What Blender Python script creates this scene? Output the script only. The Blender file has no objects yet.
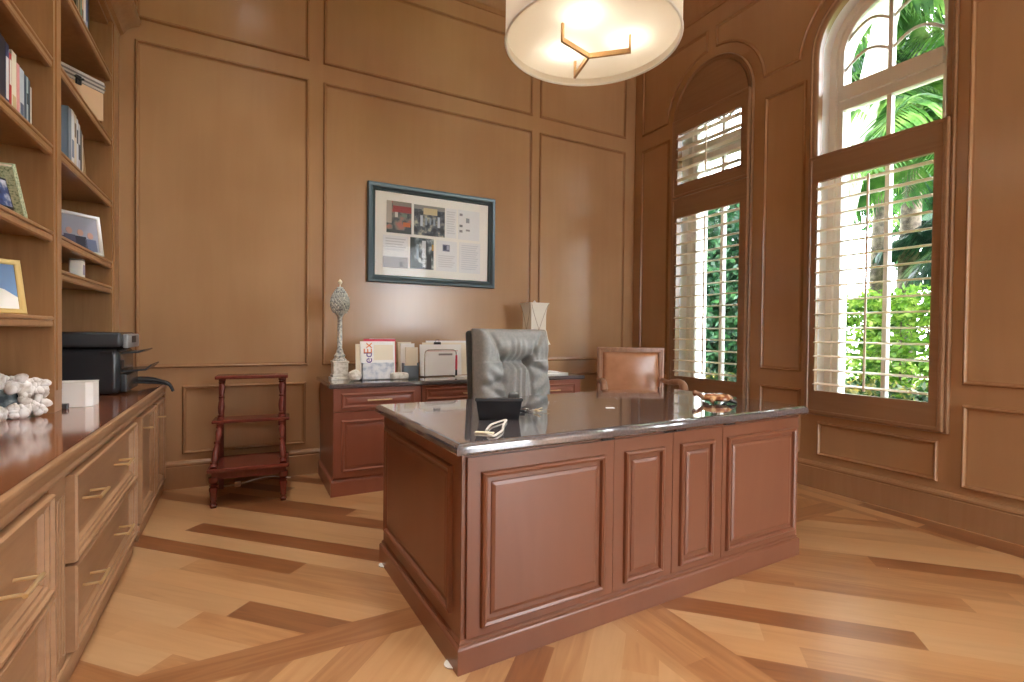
import bpy, bmesh, math, random
from mathutils import Vector, Matrix, noise
random.seed(7)
PI = math.pi
SC = bpy.context.scene
COL = SC.collection

# ------------------------------------------------------------------ materials
def srgb(r, g, b):
    f = lambda c: (c/255/12.92) if c/255 <= .04045 else ((c/255+.055)/1.055)**2.4
    return (f(r), f(g), f(b), 1)

MATS = {}
def mat(name, col, rough=.5, metal=0., **kw):
    if name in MATS: return MATS[name]
    m = bpy.data.materials.new(name); m.use_nodes = True
    b = m.node_tree.nodes['Principled BSDF']
    b.inputs['Base Color'].default_value = col
    b.inputs['Roughness'].default_value = rough
    b.inputs['Metallic'].default_value = metal
    for k, v in kw.items(): b.inputs[k].default_value = v
    MATS[name] = m
    return m

def nodes(m): return m.node_tree.nodes, m.node_tree.links, m.node_tree.nodes['Principled BSDF']

def wood(name, c1, c2, rough=.35, scale=(14, 14, .9), blotch=.5, bump=.0, spec=.5, coat=0.):
    """stained timber: stretched grain plus slow cloudy variation of the stain"""
    m = mat(name, c1, rough)
    n, l, b = nodes(m)
    b.inputs['Specular IOR Level'].default_value = spec
    b.inputs['Coat Weight'].default_value = coat
    b.inputs['Coat Roughness'].default_value = .12
    tc = n.new('ShaderNodeTexCoord'); mp = n.new('ShaderNodeMapping')
    mp.inputs['Scale'].default_value = scale
    l.new(tc.outputs['Object'], mp.inputs['Vector'])
    g = n.new('ShaderNodeTexNoise'); g.inputs['Scale'].default_value = 3; g.inputs['Detail'].default_value = 6; g.inputs['Distortion'].default_value = .6
    l.new(mp.outputs['Vector'], g.inputs['Vector'])
    k = n.new('ShaderNodeTexNoise'); k.inputs['Scale'].default_value = 1.3; k.inputs['Detail'].default_value = 2
    l.new(tc.outputs['Object'], k.inputs['Vector'])
    a = n.new('ShaderNodeMix'); a.data_type = 'FLOAT'; a.inputs[0].default_value = blotch
    l.new(g.outputs['Fac'], a.inputs[2]); l.new(k.outputs['Fac'], a.inputs[3])
    r = n.new('ShaderNodeValToRGB'); r.color_ramp.elements[0].position = .36; r.color_ramp.elements[1].position = .66
    r.color_ramp.elements[0].color = c2; r.color_ramp.elements[1].color = c1
    l.new(a.outputs[0], r.inputs['Fac']); l.new(r.outputs['Color'], b.inputs['Base Color'])
    if bump:
        u = n.new('ShaderNodeBump'); u.inputs['Strength'].default_value = bump; u.inputs['Distance'].default_value = .002
        l.new(g.outputs['Fac'], u.inputs['Height']); l.new(u.outputs['Normal'], b.inputs['Normal'])
    return m

def speckle(name, cols, scale=60, rough=.4, pos=(.35, .5, .65), detail=3, **kw):
    m = mat(name, cols[0], rough, **kw)
    n, l, b = nodes(m)
    tc = n.new('ShaderNodeTexCoord'); g = n.new('ShaderNodeTexNoise')
    g.inputs['Scale'].default_value = scale; g.inputs['Detail'].default_value = detail
    l.new(tc.outputs['Object'], g.inputs['Vector'])
    r = n.new('ShaderNodeValToRGB'); e = r.color_ramp.elements
    while len(e) < len(cols): e.new(.5)
    for i, c in enumerate(cols): e[i].position = pos[i]; e[i].color = c
    l.new(g.outputs['Fac'], r.inputs['Fac']); l.new(r.outputs['Color'], b.inputs['Base Color'])
    return m

M_WALL  = wood('wall_stain', srgb(188,150,112), srgb(176,136,99), .24, (5,5,.4), .8, spec=.7)
M_TRIM  = wood('wall_moulding_stain', srgb(174,134,98), srgb(162,121,86), .2, (8,8,.6), .6)
M_CASE  = wood('bookcase_stain', srgb(176,134,94), srgb(157,115,77), .28, (12,12,.8), .5)
M_BASEC = wood('cabinet_stain', srgb(176,138,104), srgb(158,120,88), .34, (12,1.2,12), .5)
M_TOPW  = wood('counter_lacquer', srgb(150,92,62), srgb(128,74,48), .1, (12,1,12), .5, spec=.8, coat=.6)
M_DESK  = wood('desk_stain', srgb(138,91,69), srgb(127,81,60), .3, (3,3,.6), .6)
M_CRED  = wood('credenza_stain', srgb(160,101,81), srgb(148,91,72), .3, (3,3,.6), .6)
M_STOOL = wood('stool_mahogany', srgb(128,62,50), srgb(98,44,36), .2, (8,8,.8), .5)
M_CHAIRW= wood('armchair_wood', srgb(196,156,128), srgb(160,120,96), .3, (9,9,.8), .5)
M_SHUT  = wood('shutter_stain', srgb(156,120,90), srgb(144,108,78), .3, (10,.8,10), .5)
M_LOUV  = mat('louver_paint', srgb(236,222,204), .3)
M_WHITE = mat('white_paint', srgb(238,236,230), .4)
M_STUCCO= mat('white_stucco', srgb(236,236,236), .8)
M_CEIL  = mat('ceiling_paint', srgb(238,228,208), .8)
M_BRASS = mat('satin_brass', srgb(236,212,164), .3, .75)
M_CHAMP = mat('champagne_bronze', srgb(196,158,112), .35, .9)
M_NICKEL= mat('nickel', srgb(205,202,196), .25, 1.)
M_BLACKP= mat('black_plastic', srgb(44,46,50), .24)
M_DKGREY= mat('dark_grey_plastic', srgb(62,66,70), .26)
M_SILVER= mat('silver_plastic', srgb(150,154,158), .3, .3)
M_PAPER = mat('white_paper', srgb(252,250,246), .6)
M_CREAM = mat('cream_paper', srgb(244,234,212), .6)
M_PINK  = mat('red_folder', srgb(214,60,82), .5)
M_ORANGE= mat('orange_ink', srgb(232,120,30), .5)
M_PURPLE= mat('purple_ink', srgb(88,40,140), .5)
M_GREYINK=mat('grey_ink', srgb(150,146,146), .6)
M_CORD  = mat('white_cord', srgb(232,228,220), .6)
M_BLACK = mat('black_metal', srgb(24,24,26), .4, .4)
M_SHADE = None
M_LEATHER = speckle('grey_leather', [srgb(150,152,151), srgb(155,156,154), srgb(160,160,158)], 60, .25)
M_LEATHD  = speckle('dark_grey_leather', [srgb(58,60,60), srgb(66,68,68), srgb(74,75,74)], 120, .4)
M_TAN = speckle('tan_leather', [srgb(186,132,96), srgb(192,138,102), srgb(198,144,108)], 8, .24)
M_STONE = speckle('pale_stone', [srgb(206,200,186), srgb(228,224,212), srgb(238,234,224)], 40, .5)
M_SILVL = speckle('antique_silver', [srgb(128,134,134), srgb(198,200,194), srgb(228,226,216)], 60, .35, metal=.15)
M_SHELL = speckle('white_shell', [srgb(196,186,176), srgb(236,232,228), srgb(248,246,244)], 26, .35)
M_GRANITE = speckle('black_granite', [srgb(92,87,91), srgb(100,95,99), srgb(110,105,109)], 90, .06, (.38,.56,.72), 3)
nodes(M_GRANITE)[2].inputs['Specular IOR Level'].default_value = 1.0; nodes(M_GRANITE)[2].inputs['Coat Weight'].default_value = 1; nodes(M_GRANITE)[2].inputs['Coat IOR'].default_value = 1.6; nodes(M_GRANITE)[2].inputs['Coat Roughness'].default_value = .05
M_AMBER = speckle('amber_carving', [srgb(96,58,40), srgb(150,104,78), srgb(200,164,130)], 28, .15)
M_BLUEBOX = speckle('marbled_paper', [srgb(190,200,214), srgb(226,230,236), srgb(240,242,244)], 22, .5)

def floor_material():
    m = mat('plank_floor', srgb(190,140,92), .24)
    n, l, b = nodes(m)
    at = n.new('ShaderNodeAttribute'); at.attribute_name = 'tone'
    uv = n.new('ShaderNodeUVMap'); uv.uv_map = 'grain'
    mp = n.new('ShaderNodeMapping'); mp.inputs['Scale'].default_value = (1.5, 17, 1)
    l.new(uv.outputs['UV'], mp.inputs['Vector'])
    g = n.new('ShaderNodeTexNoise'); g.inputs['Scale'].default_value = 1.4; g.inputs['Detail'].default_value = 5; g.inputs['Distortion'].default_value = 1.2
    l.new(mp.outputs['Vector'], g.inputs['Vector'])
    r = n.new('ShaderNodeValToRGB'); e = r.color_ramp.elements
    e[0].position = 0; e[0].color = srgb(112,68,40); e[1].position = 1; e[1].color = srgb(206,168,124)
    k = e.new(.3); k.color = srgb(150,100,62); k = e.new(.62); k.color = srgb(190,147,103)
    a = n.new('ShaderNodeMath'); a.operation = 'MULTIPLY_ADD'; a.inputs[1].default_value = .56; 
    s = n.new('ShaderNodeMath'); s.operation = 'SUBTRACT'; s.inputs[1].default_value = .27
    l.new(g.outputs['Fac'], a.inputs[0]); l.new(at.outputs['Fac'], s.inputs[0]); l.new(s.outputs[0], a.inputs[2])
    l.new(a.outputs[0], r.inputs['Fac'])
    # each board has its own cast, some redder
    h1 = n.new('ShaderNodeMath'); h1.operation = 'MULTIPLY'; h1.inputs[1].default_value = 91.7
    h2 = n.new('ShaderNodeMath'); h2.operation = 'FRACT'; l.new(at.outputs['Fac'], h1.inputs[0]); l.new(h1.outputs[0], h2.inputs[0])
    mx = n.new('ShaderNodeMix'); mx.data_type = 'RGBA'; mx.blend_type = 'MULTIPLY'; mx.inputs[7].default_value = (.98,.86,.74,1)
    h3 = n.new('ShaderNodeMath'); h3.operation = 'MULTIPLY'; h3.inputs[1].default_value = .8; l.new(h2.outputs[0], h3.inputs[0])
    l.new(h3.outputs[0], mx.inputs[0]); l.new(r.outputs['Color'], mx.inputs[6]); l.new(mx.outputs[2], b.inputs['Base Color'])
    rr = n.new('ShaderNodeMapRange'); rr.inputs['To Min'].default_value = .26; rr.inputs['To Max'].default_value = .36
    b.inputs['Coat Weight'].default_value = .8; b.inputs['Coat Roughness'].default_value = .3; b.inputs['Coat IOR'].default_value = 1.6
    l.new(g.outputs['Fac'], rr.inputs['Value']); l.new(rr.outputs[0], b.inputs['Roughness'])
    return m
M_FLOOR = floor_material()

def emis(name, col, st):
    m = mat(name, col, .5); b = nodes(m)[2]
    b.inputs['Emission Color'].default_value = col; b.inputs['Emission Strength'].default_value = st
    return m

def translucent(name, col, tw=.5):
    m = bpy.data.materials.new(name); m.use_nodes = True; n, l = m.node_tree.nodes, m.node_tree.links
    b = n['Principled BSDF']; b.inputs['Base Color'].default_value = col; b.inputs['Roughness'].default_value = .8
    t = n.new('ShaderNodeBsdfTranslucent'); t.inputs['Color'].default_value = col
    x = n.new('ShaderNodeMixShader'); x.inputs[0].default_value = tw
    l.new(b.outputs[0], x.inputs[1]); l.new(t.outputs[0], x.inputs[2]); l.new(x.outputs[0], n['Material Output'].inputs['Surface'])
    return m
M_DRUM = translucent('drum_fabric', srgb(246,240,230), .4)
M_DIFF = translucent('lamp_diffuser', srgb(250,246,238), .7)
def leafmat(name, c1, c2, c3, sc=4, tw=.45):
    m = translucent(name, c1, tw); n, l = m.node_tree.nodes, m.node_tree.links
    tc = n.new('ShaderNodeTexCoord'); g = n.new('ShaderNodeTexNoise'); g.inputs['Scale'].default_value = sc; g.inputs['Detail'].default_value = 4
    l.new(tc.outputs['Object'], g.inputs['Vector'])
    r = n.new('ShaderNodeValToRGB'); e = r.color_ramp.elements; e[0].position = .35; e[0].color = c1; e[1].position = .68; e[1].color = c3
    k = e.new(.5); k.color = c2
    l.new(g.outputs['Fac'], r.inputs['Fac'])
    l.new(r.outputs['Color'], n['Principled BSDF'].inputs['Base Color']); l.new(r.outputs['Color'], n['Translucent BSDF'].inputs['Color'])
    n['Principled BSDF'].inputs['Roughness'].default_value = .45
    return m
M_HEDGE = leafmat('hedge_leaf', srgb(40,86,24), srgb(112,152,48), srgb(186,204,100), 6)
M_CROTON= leafmat('croton_leaf', srgb(14,34,20), srgb(36,64,28), srgb(160,140,70), 7)
M_PALML = leafmat('palm_leaf', srgb(36,76,34), srgb(72,116,46), srgb(130,160,80), 3)
M_PALMD = leafmat('dark_palm_leaf', srgb(10,34,24), srgb(22,54,36), srgb(54,96,60), 3, .3)
M_FICUS = leafmat('ficus_leaf', srgb(12,44,28), srgb(28,70,40), srgb(80,124,76), 5, .35)
M_TRUNKW = speckle('pale_palm_bark', [srgb(214,208,198), srgb(232,228,220), srgb(242,240,234)], 8, .8)
M_TRUNKD = speckle('dark_palm_bark', [srgb(66,56,48), srgb(92,80,68), srgb(120,106,92)], 14, .9)
M_LAWN = speckle('lawn', [srgb(70,110,44), srgb(110,146,66), srgb(150,176,92)], 8, .9)
m_glass = bpy.data.materials.new('window_glass'); m_glass.use_nodes = True
_n, _l = m_glass.node_tree.nodes, m_glass.node_tree.links
_t = _n.new('ShaderNodeBsdfTransparent'); _g = _n.new('ShaderNodeBsdfGlossy'); _g.inputs['Roughness'].default_value = .02
_x = _n.new('ShaderNodeMixShader'); _f = _n.new('ShaderNodeFresnel'); _f.inputs['IOR'].default_value = 1.25
_l.new(_f.outputs[0], _x.inputs[0]); _l.new(_t.outputs[0], _x.inputs[1]); _l.new(_g.outputs[0], _x.inputs[2]); _l.new(_x.outputs[0], _n['Material Output'].inputs['Surface'])
M_GLASS = m_glass

# ------------------------------------------------------------------ mesh builder
class B:
    def __init__(s): s.bm = bmesh.new(); s.mi = 0
    def _f(s, vs):
        try:
            f = s.bm.faces.new(vs); f.material_index = s.mi; return f
        except ValueError: return None
    def box(s, x0, x1, y0, y1, z0, z1, bv=0., seg=2, M=None):
        r = bmesh.ops.create_cube(s.bm, size=1)
        vs = r['verts']
        for v in vs:
            v.co = Vector(((x0+x1)/2+v.co.x*(x1-x0), (y0+y1)/2+v.co.y*(y1-y0), (z0+z1)/2+v.co.z*(z1-z0)))
        fs = {f for v in vs for f in v.link_faces}
        if bv:
            es = list({e for v in vs for e in v.link_edges})
            q = bmesh.ops.bevel(s.bm, geom=es, offset=bv, segments=seg, affect='EDGES', profile=.5)
            vs = list({v for v in q['verts']} | {v for v in vs if v.is_valid})
            fs = {f for v in vs if v.is_valid for f in v.link_faces}
        for f in fs: f.material_index = s.mi
        if M is not None:
            bmesh.ops.transform(s.bm, matrix=M, verts=[v for v in vs if v.is_valid])
        return s
    def tube(s, pts, r, n=10, cap=True, closed=False):
        pts = [Vector(p) for p in pts]; rs = r if isinstance(r, (list, tuple)) else [r]*len(pts)
        rings = []; N = len(pts); prev = None
        for i, p in enumerate(pts):
            if closed: t = pts[(i+1) % N]-pts[i-1]
            else: t = pts[min(i+1, N-1)]-pts[max(i-1, 0)]
            t.normalize()
            if prev is None:
                a = t.cross(Vector((0,0,1)))
                if a.length < .01: a = t.cross(Vector((1,0,0)))
            else: a = prev-t*prev.dot(t)
            a.normalize(); prev = a; b = t.cross(a)
            rings.append([s.bm.verts.new(p+(a*math.cos(2*PI*k/n)+b*math.sin(2*PI*k/n))*rs[i]) for k in range(n)])
        for i in range(N if closed else N-1):
            A, Bq = rings[i], rings[(i+1) % N]
            for k in range(n): s._f([A[k], A[(k+1)%n], Bq[(k+1)%n], Bq[k]])
        if cap and not closed: s._f(rings[0][::-1]); s._f(rings[-1])
        return s
    def lathe(s, prof, c=(0,0,0), n=24, axis='z', sq=False):
        """prof: list of (radius, height)"""
        c = Vector(c); rings = []
        for r, h in prof:
            if r < 1e-5: rings.append([s.bm.verts.new(c+Vector((0,0,h)))]); continue
            ring = []
            for k in range(n):
                a = 2*PI*(k+.5)/n
                ring.append(s.bm.verts.new(c+Vector((r*math.cos(a), r*math.sin(a), h))))
            rings.append(ring)
        for A, C2 in zip(rings, rings[1:]):
            if len(A) == 1 and len(C2) == 1: continue
            for k in range(n):
                if len(A) == 1: s._f([A[0], C2[k], C2[(k+1)%n]])
                elif len(C2) == 1: s._f([A[k], A[(k+1)%n], C2[0]])
                else: s._f([A[k], A[(k+1)%n], C2[(k+1)%n], C2[k]])
        if len(rings[0]) > 1: s._f(rings[0][::-1])
        if len(rings[-1]) > 1: s._f(rings[-1])
        return s
    def sweep(s, poly, prof, mp, cap=False, closedprof=False):
        """poly: closed 2D outline (CCW), prof: (inset, height) pairs; mp(u,v,h) -> 3D"""
        N = len(poly); rings = []
        nor = []
        for i in range(N):
            p0, p1, p2 = Vector(poly[i-1]), Vector(poly[i]), Vector(poly[(i+1)%N])
            e1 = (p1-p0).normalized(); e2 = (p2-p1).normalized()
            n1 = Vector((-e1.y, e1.x)); n2 = Vector((-e2.y, e2.x))
            m = (n1+n2); m = m/max(m.length_squared/2, .2) if m.length > 1e-6 else n1
            nor.append(m)
        for d, h in prof:
            rings.append([s.bm.verts.new(Vector(mp(poly[i][0]+nor[i].x*d, poly[i][1]+nor[i].y*d, h))) for i in range(N)])
        for A, C2 in zip(rings, rings[1:]):
            for k in range(N): s._f([A[k], A[(k+1)%N], C2[(k+1)%N], C2[k]])
        if cap: s._f(rings[-1])
        return s
    def quad(s, *p): s._f([s.bm.verts.new(Vector(q)) for q in p]); return s
    def prism(s, poly, y0, y1, mp):
        """extrude a closed 2D outline between two heights; mp(u,v,h)"""
        a = [s.bm.verts.new(Vector(mp(u, v, y0))) for u, v in poly]; b = [s.bm.verts.new(Vector(mp(u, v, y1))) for u, v in poly]
        N = len(poly)
        for k in range(N): s._f([a[k], a[(k+1)%N], b[(k+1)%N], b[k]])
        s._f(a[::-1]); s._f(b); return s
    def done(s, name, m, parent=None, smooth=False, recalc=True, loc=None):
        if recalc: bmesh.ops.recalc_face_normals(s.bm, faces=s.bm.faces)
        me = bpy.data.meshes.new(name); s.bm.to_mesh(me); s.bm.free()
        for mm in (m if isinstance(m, (list, tuple)) else [m]): me.materials.append(mm)
        if smooth:
            me.polygons.foreach_set('use_smooth', [True]*len(me.polygons))
            if smooth != 'all': me.set_sharp_from_angle(angle=math.radians(38))
        o = bpy.data.objects.new(name, me); COL.objects.link(o)
        if parent: o.parent = parent
        if loc: o.location = loc
        return o

def thing(name, label, cat, loc=(0,0,0), rz=0, group=None):
    o = bpy.data.objects.new(name, None); COL.objects.link(o); o.empty_display_size = .1
    o.location = loc; o.rotation_euler = (0,0,rz); o['label'] = label; o['category'] = cat
    if group: o['group'] = group
    return o
def tag(o, label, cat, group=None, kind=None):
    o['label'] = label; o['category'] = cat
    if group: o['group'] = group
    if kind: o['kind'] = kind
    return o
def struct(o, label=None, cat=None):
    o['kind'] = 'structure'
    if label: o['label'] = label; o['category'] = cat
    return o
def empty(name, loc=(0,0,0)):
    o = bpy.data.objects.new(name, None); COL.objects.link(o); o.location = loc; o.empty_display_size = .1; return o
def rect(u0, u1, v0, v1): return [(u0,v0),(u1,v0),(u1,v1),(u0,v1)]
def copy_tree(o, parent=None):
    c = o.copy(); COL.objects.link(c)
    if parent: c.parent = parent
    for ch in list(o.children): copy_tree(ch, c)
    return c

# ------------------------------------------------------------------ room dimensions
XW, YW, XL, YR, ZC = 3.84, 4.32, -1.10, -2.6, 4.42
BEAD = [(0,0),(.003,.014),(.008,.02),(.014,.02),(.019,.012),(.021,.003),(.030,.0)]
mback = lambda u, v, h: (u, YW-h, v)
mright = lambda u, v, h: (XW-h, u, v)

# floor -------------------------------------------------------------
def clip(poly, x0, x1, y0, y1):
    for ax, lim, sg in ((0,x0,1),(0,x1,-1),(1,y0,1),(1,y1,-1)):
        out = []
        for i in range(len(poly)):
            a, b = poly[i-1], poly[i]
            da, db = sg*(a[ax]-lim), sg*(b[ax]-lim)
            if (da >= 0) != (db >= 0):
                t = da/(da-db); out.append((a[0]+t*(b[0]-a[0]), a[1]+t*(b[1]-a[1])))
            if db >= 0: out.append(b)
        poly = out
        if not poly: break
    return poly
def build_floor():
    rnd = random.Random(21)
    bm = bmesh.new(); uvl = bm.loops.layers.uv.new('grain'); tl = bm.faces.layers.float.new('tone')
    W = .122
    def tone():
        t = rnd.random()
        if t < .10: return rnd.uniform(.1, .3)
        if t < .45: return rnd.uniform(.38, .58)
        return rnd.uniform(.58, .9)
    def region(x0, x1, y0, y1, ang, tn=None):
        c, s = math.cos(ang), math.sin(ang)
        cor = [(x*c+y*s, -x*s+y*c) for x in (x0,x1) for y in (y0,y1)]
        a0, a1 = min(p[0] for p in cor), max(p[0] for p in cor); b0, b1 = min(p[1] for p in cor), max(p[1] for p in cor)
        b = math.floor(b0/W)*W
        while b < b1:
            a = a0-rnd.random()
            while a < a1:
                L = rnd.uniform(.5, 1.5); t = tone() if tn is None else rnd.uniform(*tn); off = rnd.random()*50
                q = [(a,b),(a+L,b),(a+L,b+W),(a,b+W)]
                p = clip([(u*c-v*s, u*s+v*c) for u, v in q], x0, x1, y0, y1)
                if len(p) > 2:
                    f = bm.faces.new([bm.verts.new((x,y,0)) for x, y in p]); f[tl] = t
                    for lp in f.loops:
                        x, y = lp.vert.co.x, lp.vert.co.y
                        lp[uvl].uv = (x*c+y*s+off, -x*s+y*c+off)
                a += L
            b += W
    D = PI/4; ya, yb, xa, xb, xr = 1.885, 2.03, 1.30, 1.57, 3.54
    xl, y0, y1 = -1.1, YR, YW
    region(xl, xa, yb, y1, -D); region(xb, xr, yb, y1, D)
    region(xl, xa, y0, ya, D); region(xb, xr, y0, ya, -D)
    W = .145
    region(xl, xa, ya, yb, 0, (.22,.5)); region(xb, xr, ya, yb, 0, (.2,.45))
    W = .135
    region(xa, xb, y0, y1, PI/2, (.38,.62))
    W = .1
    region(xr, XW+.02, y0, y1, PI/2)
    bmesh.ops.recalc_face_normals(bm, faces=bm.faces)
    for f in bm.faces:
        if f.normal.z < 0: f.normal_flip()
    me = bpy.data.meshes.new('floor'); bm.to_mesh(me); bm.free(); me.materials.append(M_FLOOR)
    o = bpy.data.objects.new('floor', me); COL.objects.link(o); struct(o)
build_floor()
struct(B().box(XL-.1, XW+.5, YR-.1, YW+.1, ZC, ZC+.1).done('ceiling', M_CEIL))

# back wall ---------------------------------------------------------
wb = struct(B().box(XL-.1, XW+.44, YW, YW+.15, 0, ZC).done('wall_back', M_WALL))
def moulding(parent, poly, mp, prof=BEAD, m=M_TRIM): return B().sweep(poly, prof, mp).done('panel_moulding', m, parent, True)
for u0, u1 in ((-.66,.462),(.568,2.515),(2.60,3.70)):
    moulding(wb, rect(u0, u1, .872, 3.145), mback); moulding(wb, rect(u0, u1, 3.29, 4.01), mback)
for u0, u1 in ((-.385,.445),(.568,2.515),(2.60,3.70)): moulding(wb, rect(u0, u1, .245, .742), mback)
# baseboards with moulded cap
def board(name, mp, u0, u1, gaps=()):
    prof = [(0,0),(.022,0),(.022,.155),(.018,.162),(.024,.17),(.022,.182),(.010,.195),(0,.2)]
    b = B(); a = [b.bm.verts.new(Vector(mp(u0, z, h))) for h, z in prof]; c = [b.bm.verts.new(Vector(mp(u1, z, h))) for h, z in prof]
    for k in range(len(prof)-1): b._f([a[k], a[k+1], c[k+1], c[k]])
    b._f(a); b._f(c)
    return struct(b.done(name, M_TRIM))
board('baseboard_back', mback, XL, XW); board('baseboard_right', mright, YR, YW)
def crown(name, mp, u0, u1):
    prof = [(0,4.16),(.012,4.16),(.014,4.2),(.03,4.215),(.04,4.25),(.075,4.32),(.12,4.36),(.13,4.385),(.13,4.42),(0,4.42)]
    b = B(); a = [b.bm.verts.new(Vector(mp(u0, z, h))) for h, z in prof]; c = [b.bm.verts.new(Vector(mp(u1, z, h))) for h, z in prof]
    for k in range(len(prof)-1): b._f([a[k], a[k+1], c[k+1], c[k]])
    b._f(a); b._f(c)
    return struct(b.done(name, M_TRIM, smooth=True))
crown('trim_1', mback, XL, XW); crown('trim_2', mright, YR, YW)

# right wall with two arched openings --------------------------------
WIN = [1.90, 3.29]; HW, ZB, ZS = .40, .60, 3.27; TH = .44
WIN_ADDED = -.55      # unseen window added beside the camera to bring in more daylight
def arch_outline(yc, hw=HW, zb=ZB, zs=ZS, n=20):
    p = [(yc-hw, zb), (yc+hw, zb)]
    for k in range(n+1):
        a = PI*k/n; p.append((yc+hw*math.cos(a), zs+hw*math.sin(a)))
    return p
def build_right_wall():
    b = B(); bm = b.bm
    loops = [rect(YR, YW, 0, ZC)]+[arch_outline(y) for y in WIN+[WIN_ADDED]]
    for x in (XW, XW+TH):
        es = []
        for lp in loops:
            vs = [bm.verts.new((x, u, v)) for u, v in lp]
            es += [bm.edges.new((vs[i-1], vs[i])) for i in range(len(vs))]
        r = bmesh.ops.triangle_fill(bm, use_beauty=True, use_dissolve=False, edges=es)
        for f in r['geom']:
            if isinstance(f, bmesh.types.BMFace): f.material_index = 0 if x == XW else 1
    b.mi = 1
    for lp in loops[1:]:
        for i in range(len(lp)):
            (u0,v0),(u1,v1) = lp[i-1], lp[i]
            b.quad((XW,u0,v0),(XW,u1,v1),(XW+TH,u1,v1),(XW+TH,u0,v0))
    return struct(b.done('wall_right', [M_WALL, M_STUCCO]))
wr = build_right_wall()
def up_panel(y0, y1, cs):
    """upper panel whose lower corners are cut by window arches centred at cs"""
    p = []; R = .535; zb, zt = 3.30, 4.0
    lo, hi = y0, y1
    # lower edge from lo to hi, counter-clockwise in (y,z)
    pts = []
    if lo in cs or any(abs(lo-c) < .2 for c in cs):
        c = [c for c in cs if abs(lo-c) < .2][0]
        a0 = math.acos((lo-c)/R)
        for k in range(11): a = a0*(1-k/10); pts.append((c+R*math.cos(a), ZS+R*math.sin(a)))
        pts[-1] = (c+R, zb)
    else: pts.append((lo, zb))
    if any(abs(hi-c) < .2 for c in cs):
        c = [c for c in cs if abs(hi-c) < .2][0]
        a1 = math.acos((hi-c)/R)
        q = [(c+R*math.cos(PI-(PI-a1)*k/10), ZS+R*math.sin(PI-(PI-a1)*k/10)) for k in range(11)]
        q[0] = (c-R, zb); pts += q
    else: pts.append((hi, zb))
    pts += [(hi, zt), (lo, zt)]
    return pts
cs = WIN+[WIN_ADDED]
for a, b_ in ((3.335, 4.20), (1.945, 3.245), (-.505, 1.855)): moulding(wr, up_panel(a, b_, cs), mright)
moulding(wr, rect(3.80, 4.20, .872, 3.14), mright); moulding(wr, rect(3.80, 4.20, .245, .742), mright)
moulding(wr, rect(2.385, 2.735, .872, 3.13), mright); moulding(wr, rect(2.385, 2.735, .245, .742), mright)
moulding(wr, rect(.10, 1.39, .866, 3.165), mright); moulding(wr, rect(.10, 1.385, .24, .745), mright)
moulding(wr, rect(2.93, 3.66, .25, .505), mright); moulding(wr, rect(1.50, 2.25, .25, .505), mright)

def build_window(idx, yc, upper_shutter):
    w = empty('window_%d' % idx, (XW, yc, ZB)); w['kind'] = 'structure'
    loc = Vector((XW, yc, ZB))
    mp = lambda u, v, h: (-h, u, v-ZB)                # local: u = y offset, v = world z
    A = lambda hw, zb: arch_outline(0, hw, zb, ZS, 28)
    B().sweep(A(.452, .555), [(0,0),(0,.014),(.006,.024),(.016,.024),(.024,.016),(.040,.016),(.05,.01),(.058,.0),(.058,-.05)], mp).done('casing', M_SHUT, w, True)
    # shutter frame and panel
    def shutter(z0, z1, o0, o1, n, rodoff):
        f = B(); ow = .358
        f.sweep(rect(-.43,.43,z0,z1), [(0,0),(0,.048),(.005,.052),(.022,.052),(.026,.046),(.026,.040)], mp)
        # stiles and rails of the hinged leaf
        for (u0,u1,v0,v1) in ((-.404,-ow,z0+.026,z1-.026),(ow,.404,z0+.026,z1-.026),(-ow,ow,z0+.026,o0),(-ow,ow,o1,z1-.026)):
            f.box(-.046,-.010,u0,u1,v0-ZB,v1-ZB)
        fr = f.done('shutter_frame', M_SHUT, w)
        l = B(); pitch = (o1-o0)/n
        for k in range(n):
            zc = o0+pitch*(k+.5)-ZB; pts = []
            for j in range(12):
                a = 2*PI*j/12; pts.append((.044*math.cos(a), .007*math.sin(a)))
            ti = math.radians(3)
            l.prism([(-.028+p*math.cos(ti)-q*math.sin(ti), zc+p*math.sin(ti)+q*math.cos(ti)) for p, q in pts], -ow, ow, lambda u, v, h: (u, h, v))
        l.done('louvers', M_LOUV, w, True)
        B().box(-.079,-.069,rodoff-.006,rodoff+.006,o0+.03-ZB,o1-.04-ZB).done('tilt_rod', M_LOUV, w)
    shutter(.57, 2.50, .742, 2.305, 15, -.01 if upper_shutter else .0)
    if upper_shutter:
        shutter(2.505, 3.27, 2.63, 3.13, 5, -.01)
        q = [(HW*math.cos(PI*k/24), 3.27+HW*math.sin(PI*k/24)) for k in range(25)]
        B().prism(q, -.02, .02, mp).done('arch_panel', M_SHUT, w)
    # white sash window at mid depth of the wall
    s = B(); X0, X1 = .15, .24
    s.sweep(A(.40,.60), [(0,-X0),(.045,-X0),(.05,-X0-.02),(.09,-X0-.02),(.09,-X1),(0,-X1)], mp)
    s.box(X0-.02,X1,-.32,.32,2.925-ZB,3.03-ZB); s.box(X0+.01,X1-.01,-.32,.32,2.86-ZB,2.925-ZB)
    s.box(X0+.02,X1-.02,-.014,.014,.68-ZB,3.6-ZB)
    s.done('sash_frame', M_WHITE, w)
    g = B()
    for z0 in (3.185, 3.40):
        for sg in (-1, 1):
            wid = .315 if z0 < 3.3 else .30
            g.tube([(X0+.045, sg*wid*t, z0-.02*t+.085*math.sin(PI*t)-ZB) for t in [k/14 for k in range(15)]], .011, 8)
    g.done('arched_muntins', M_WHITE, w, True)
    B().sweep(A(.33,.68), [(0,-.2),(.001,-.2)], mp, cap=True).done('glass_pane', M_GLASS, w)
    # stone sill outside
    B().box(.24,TH+.05,-.42,.42,-.03,.03).done('outer_sill', M_STUCCO, w)
    return w
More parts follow.
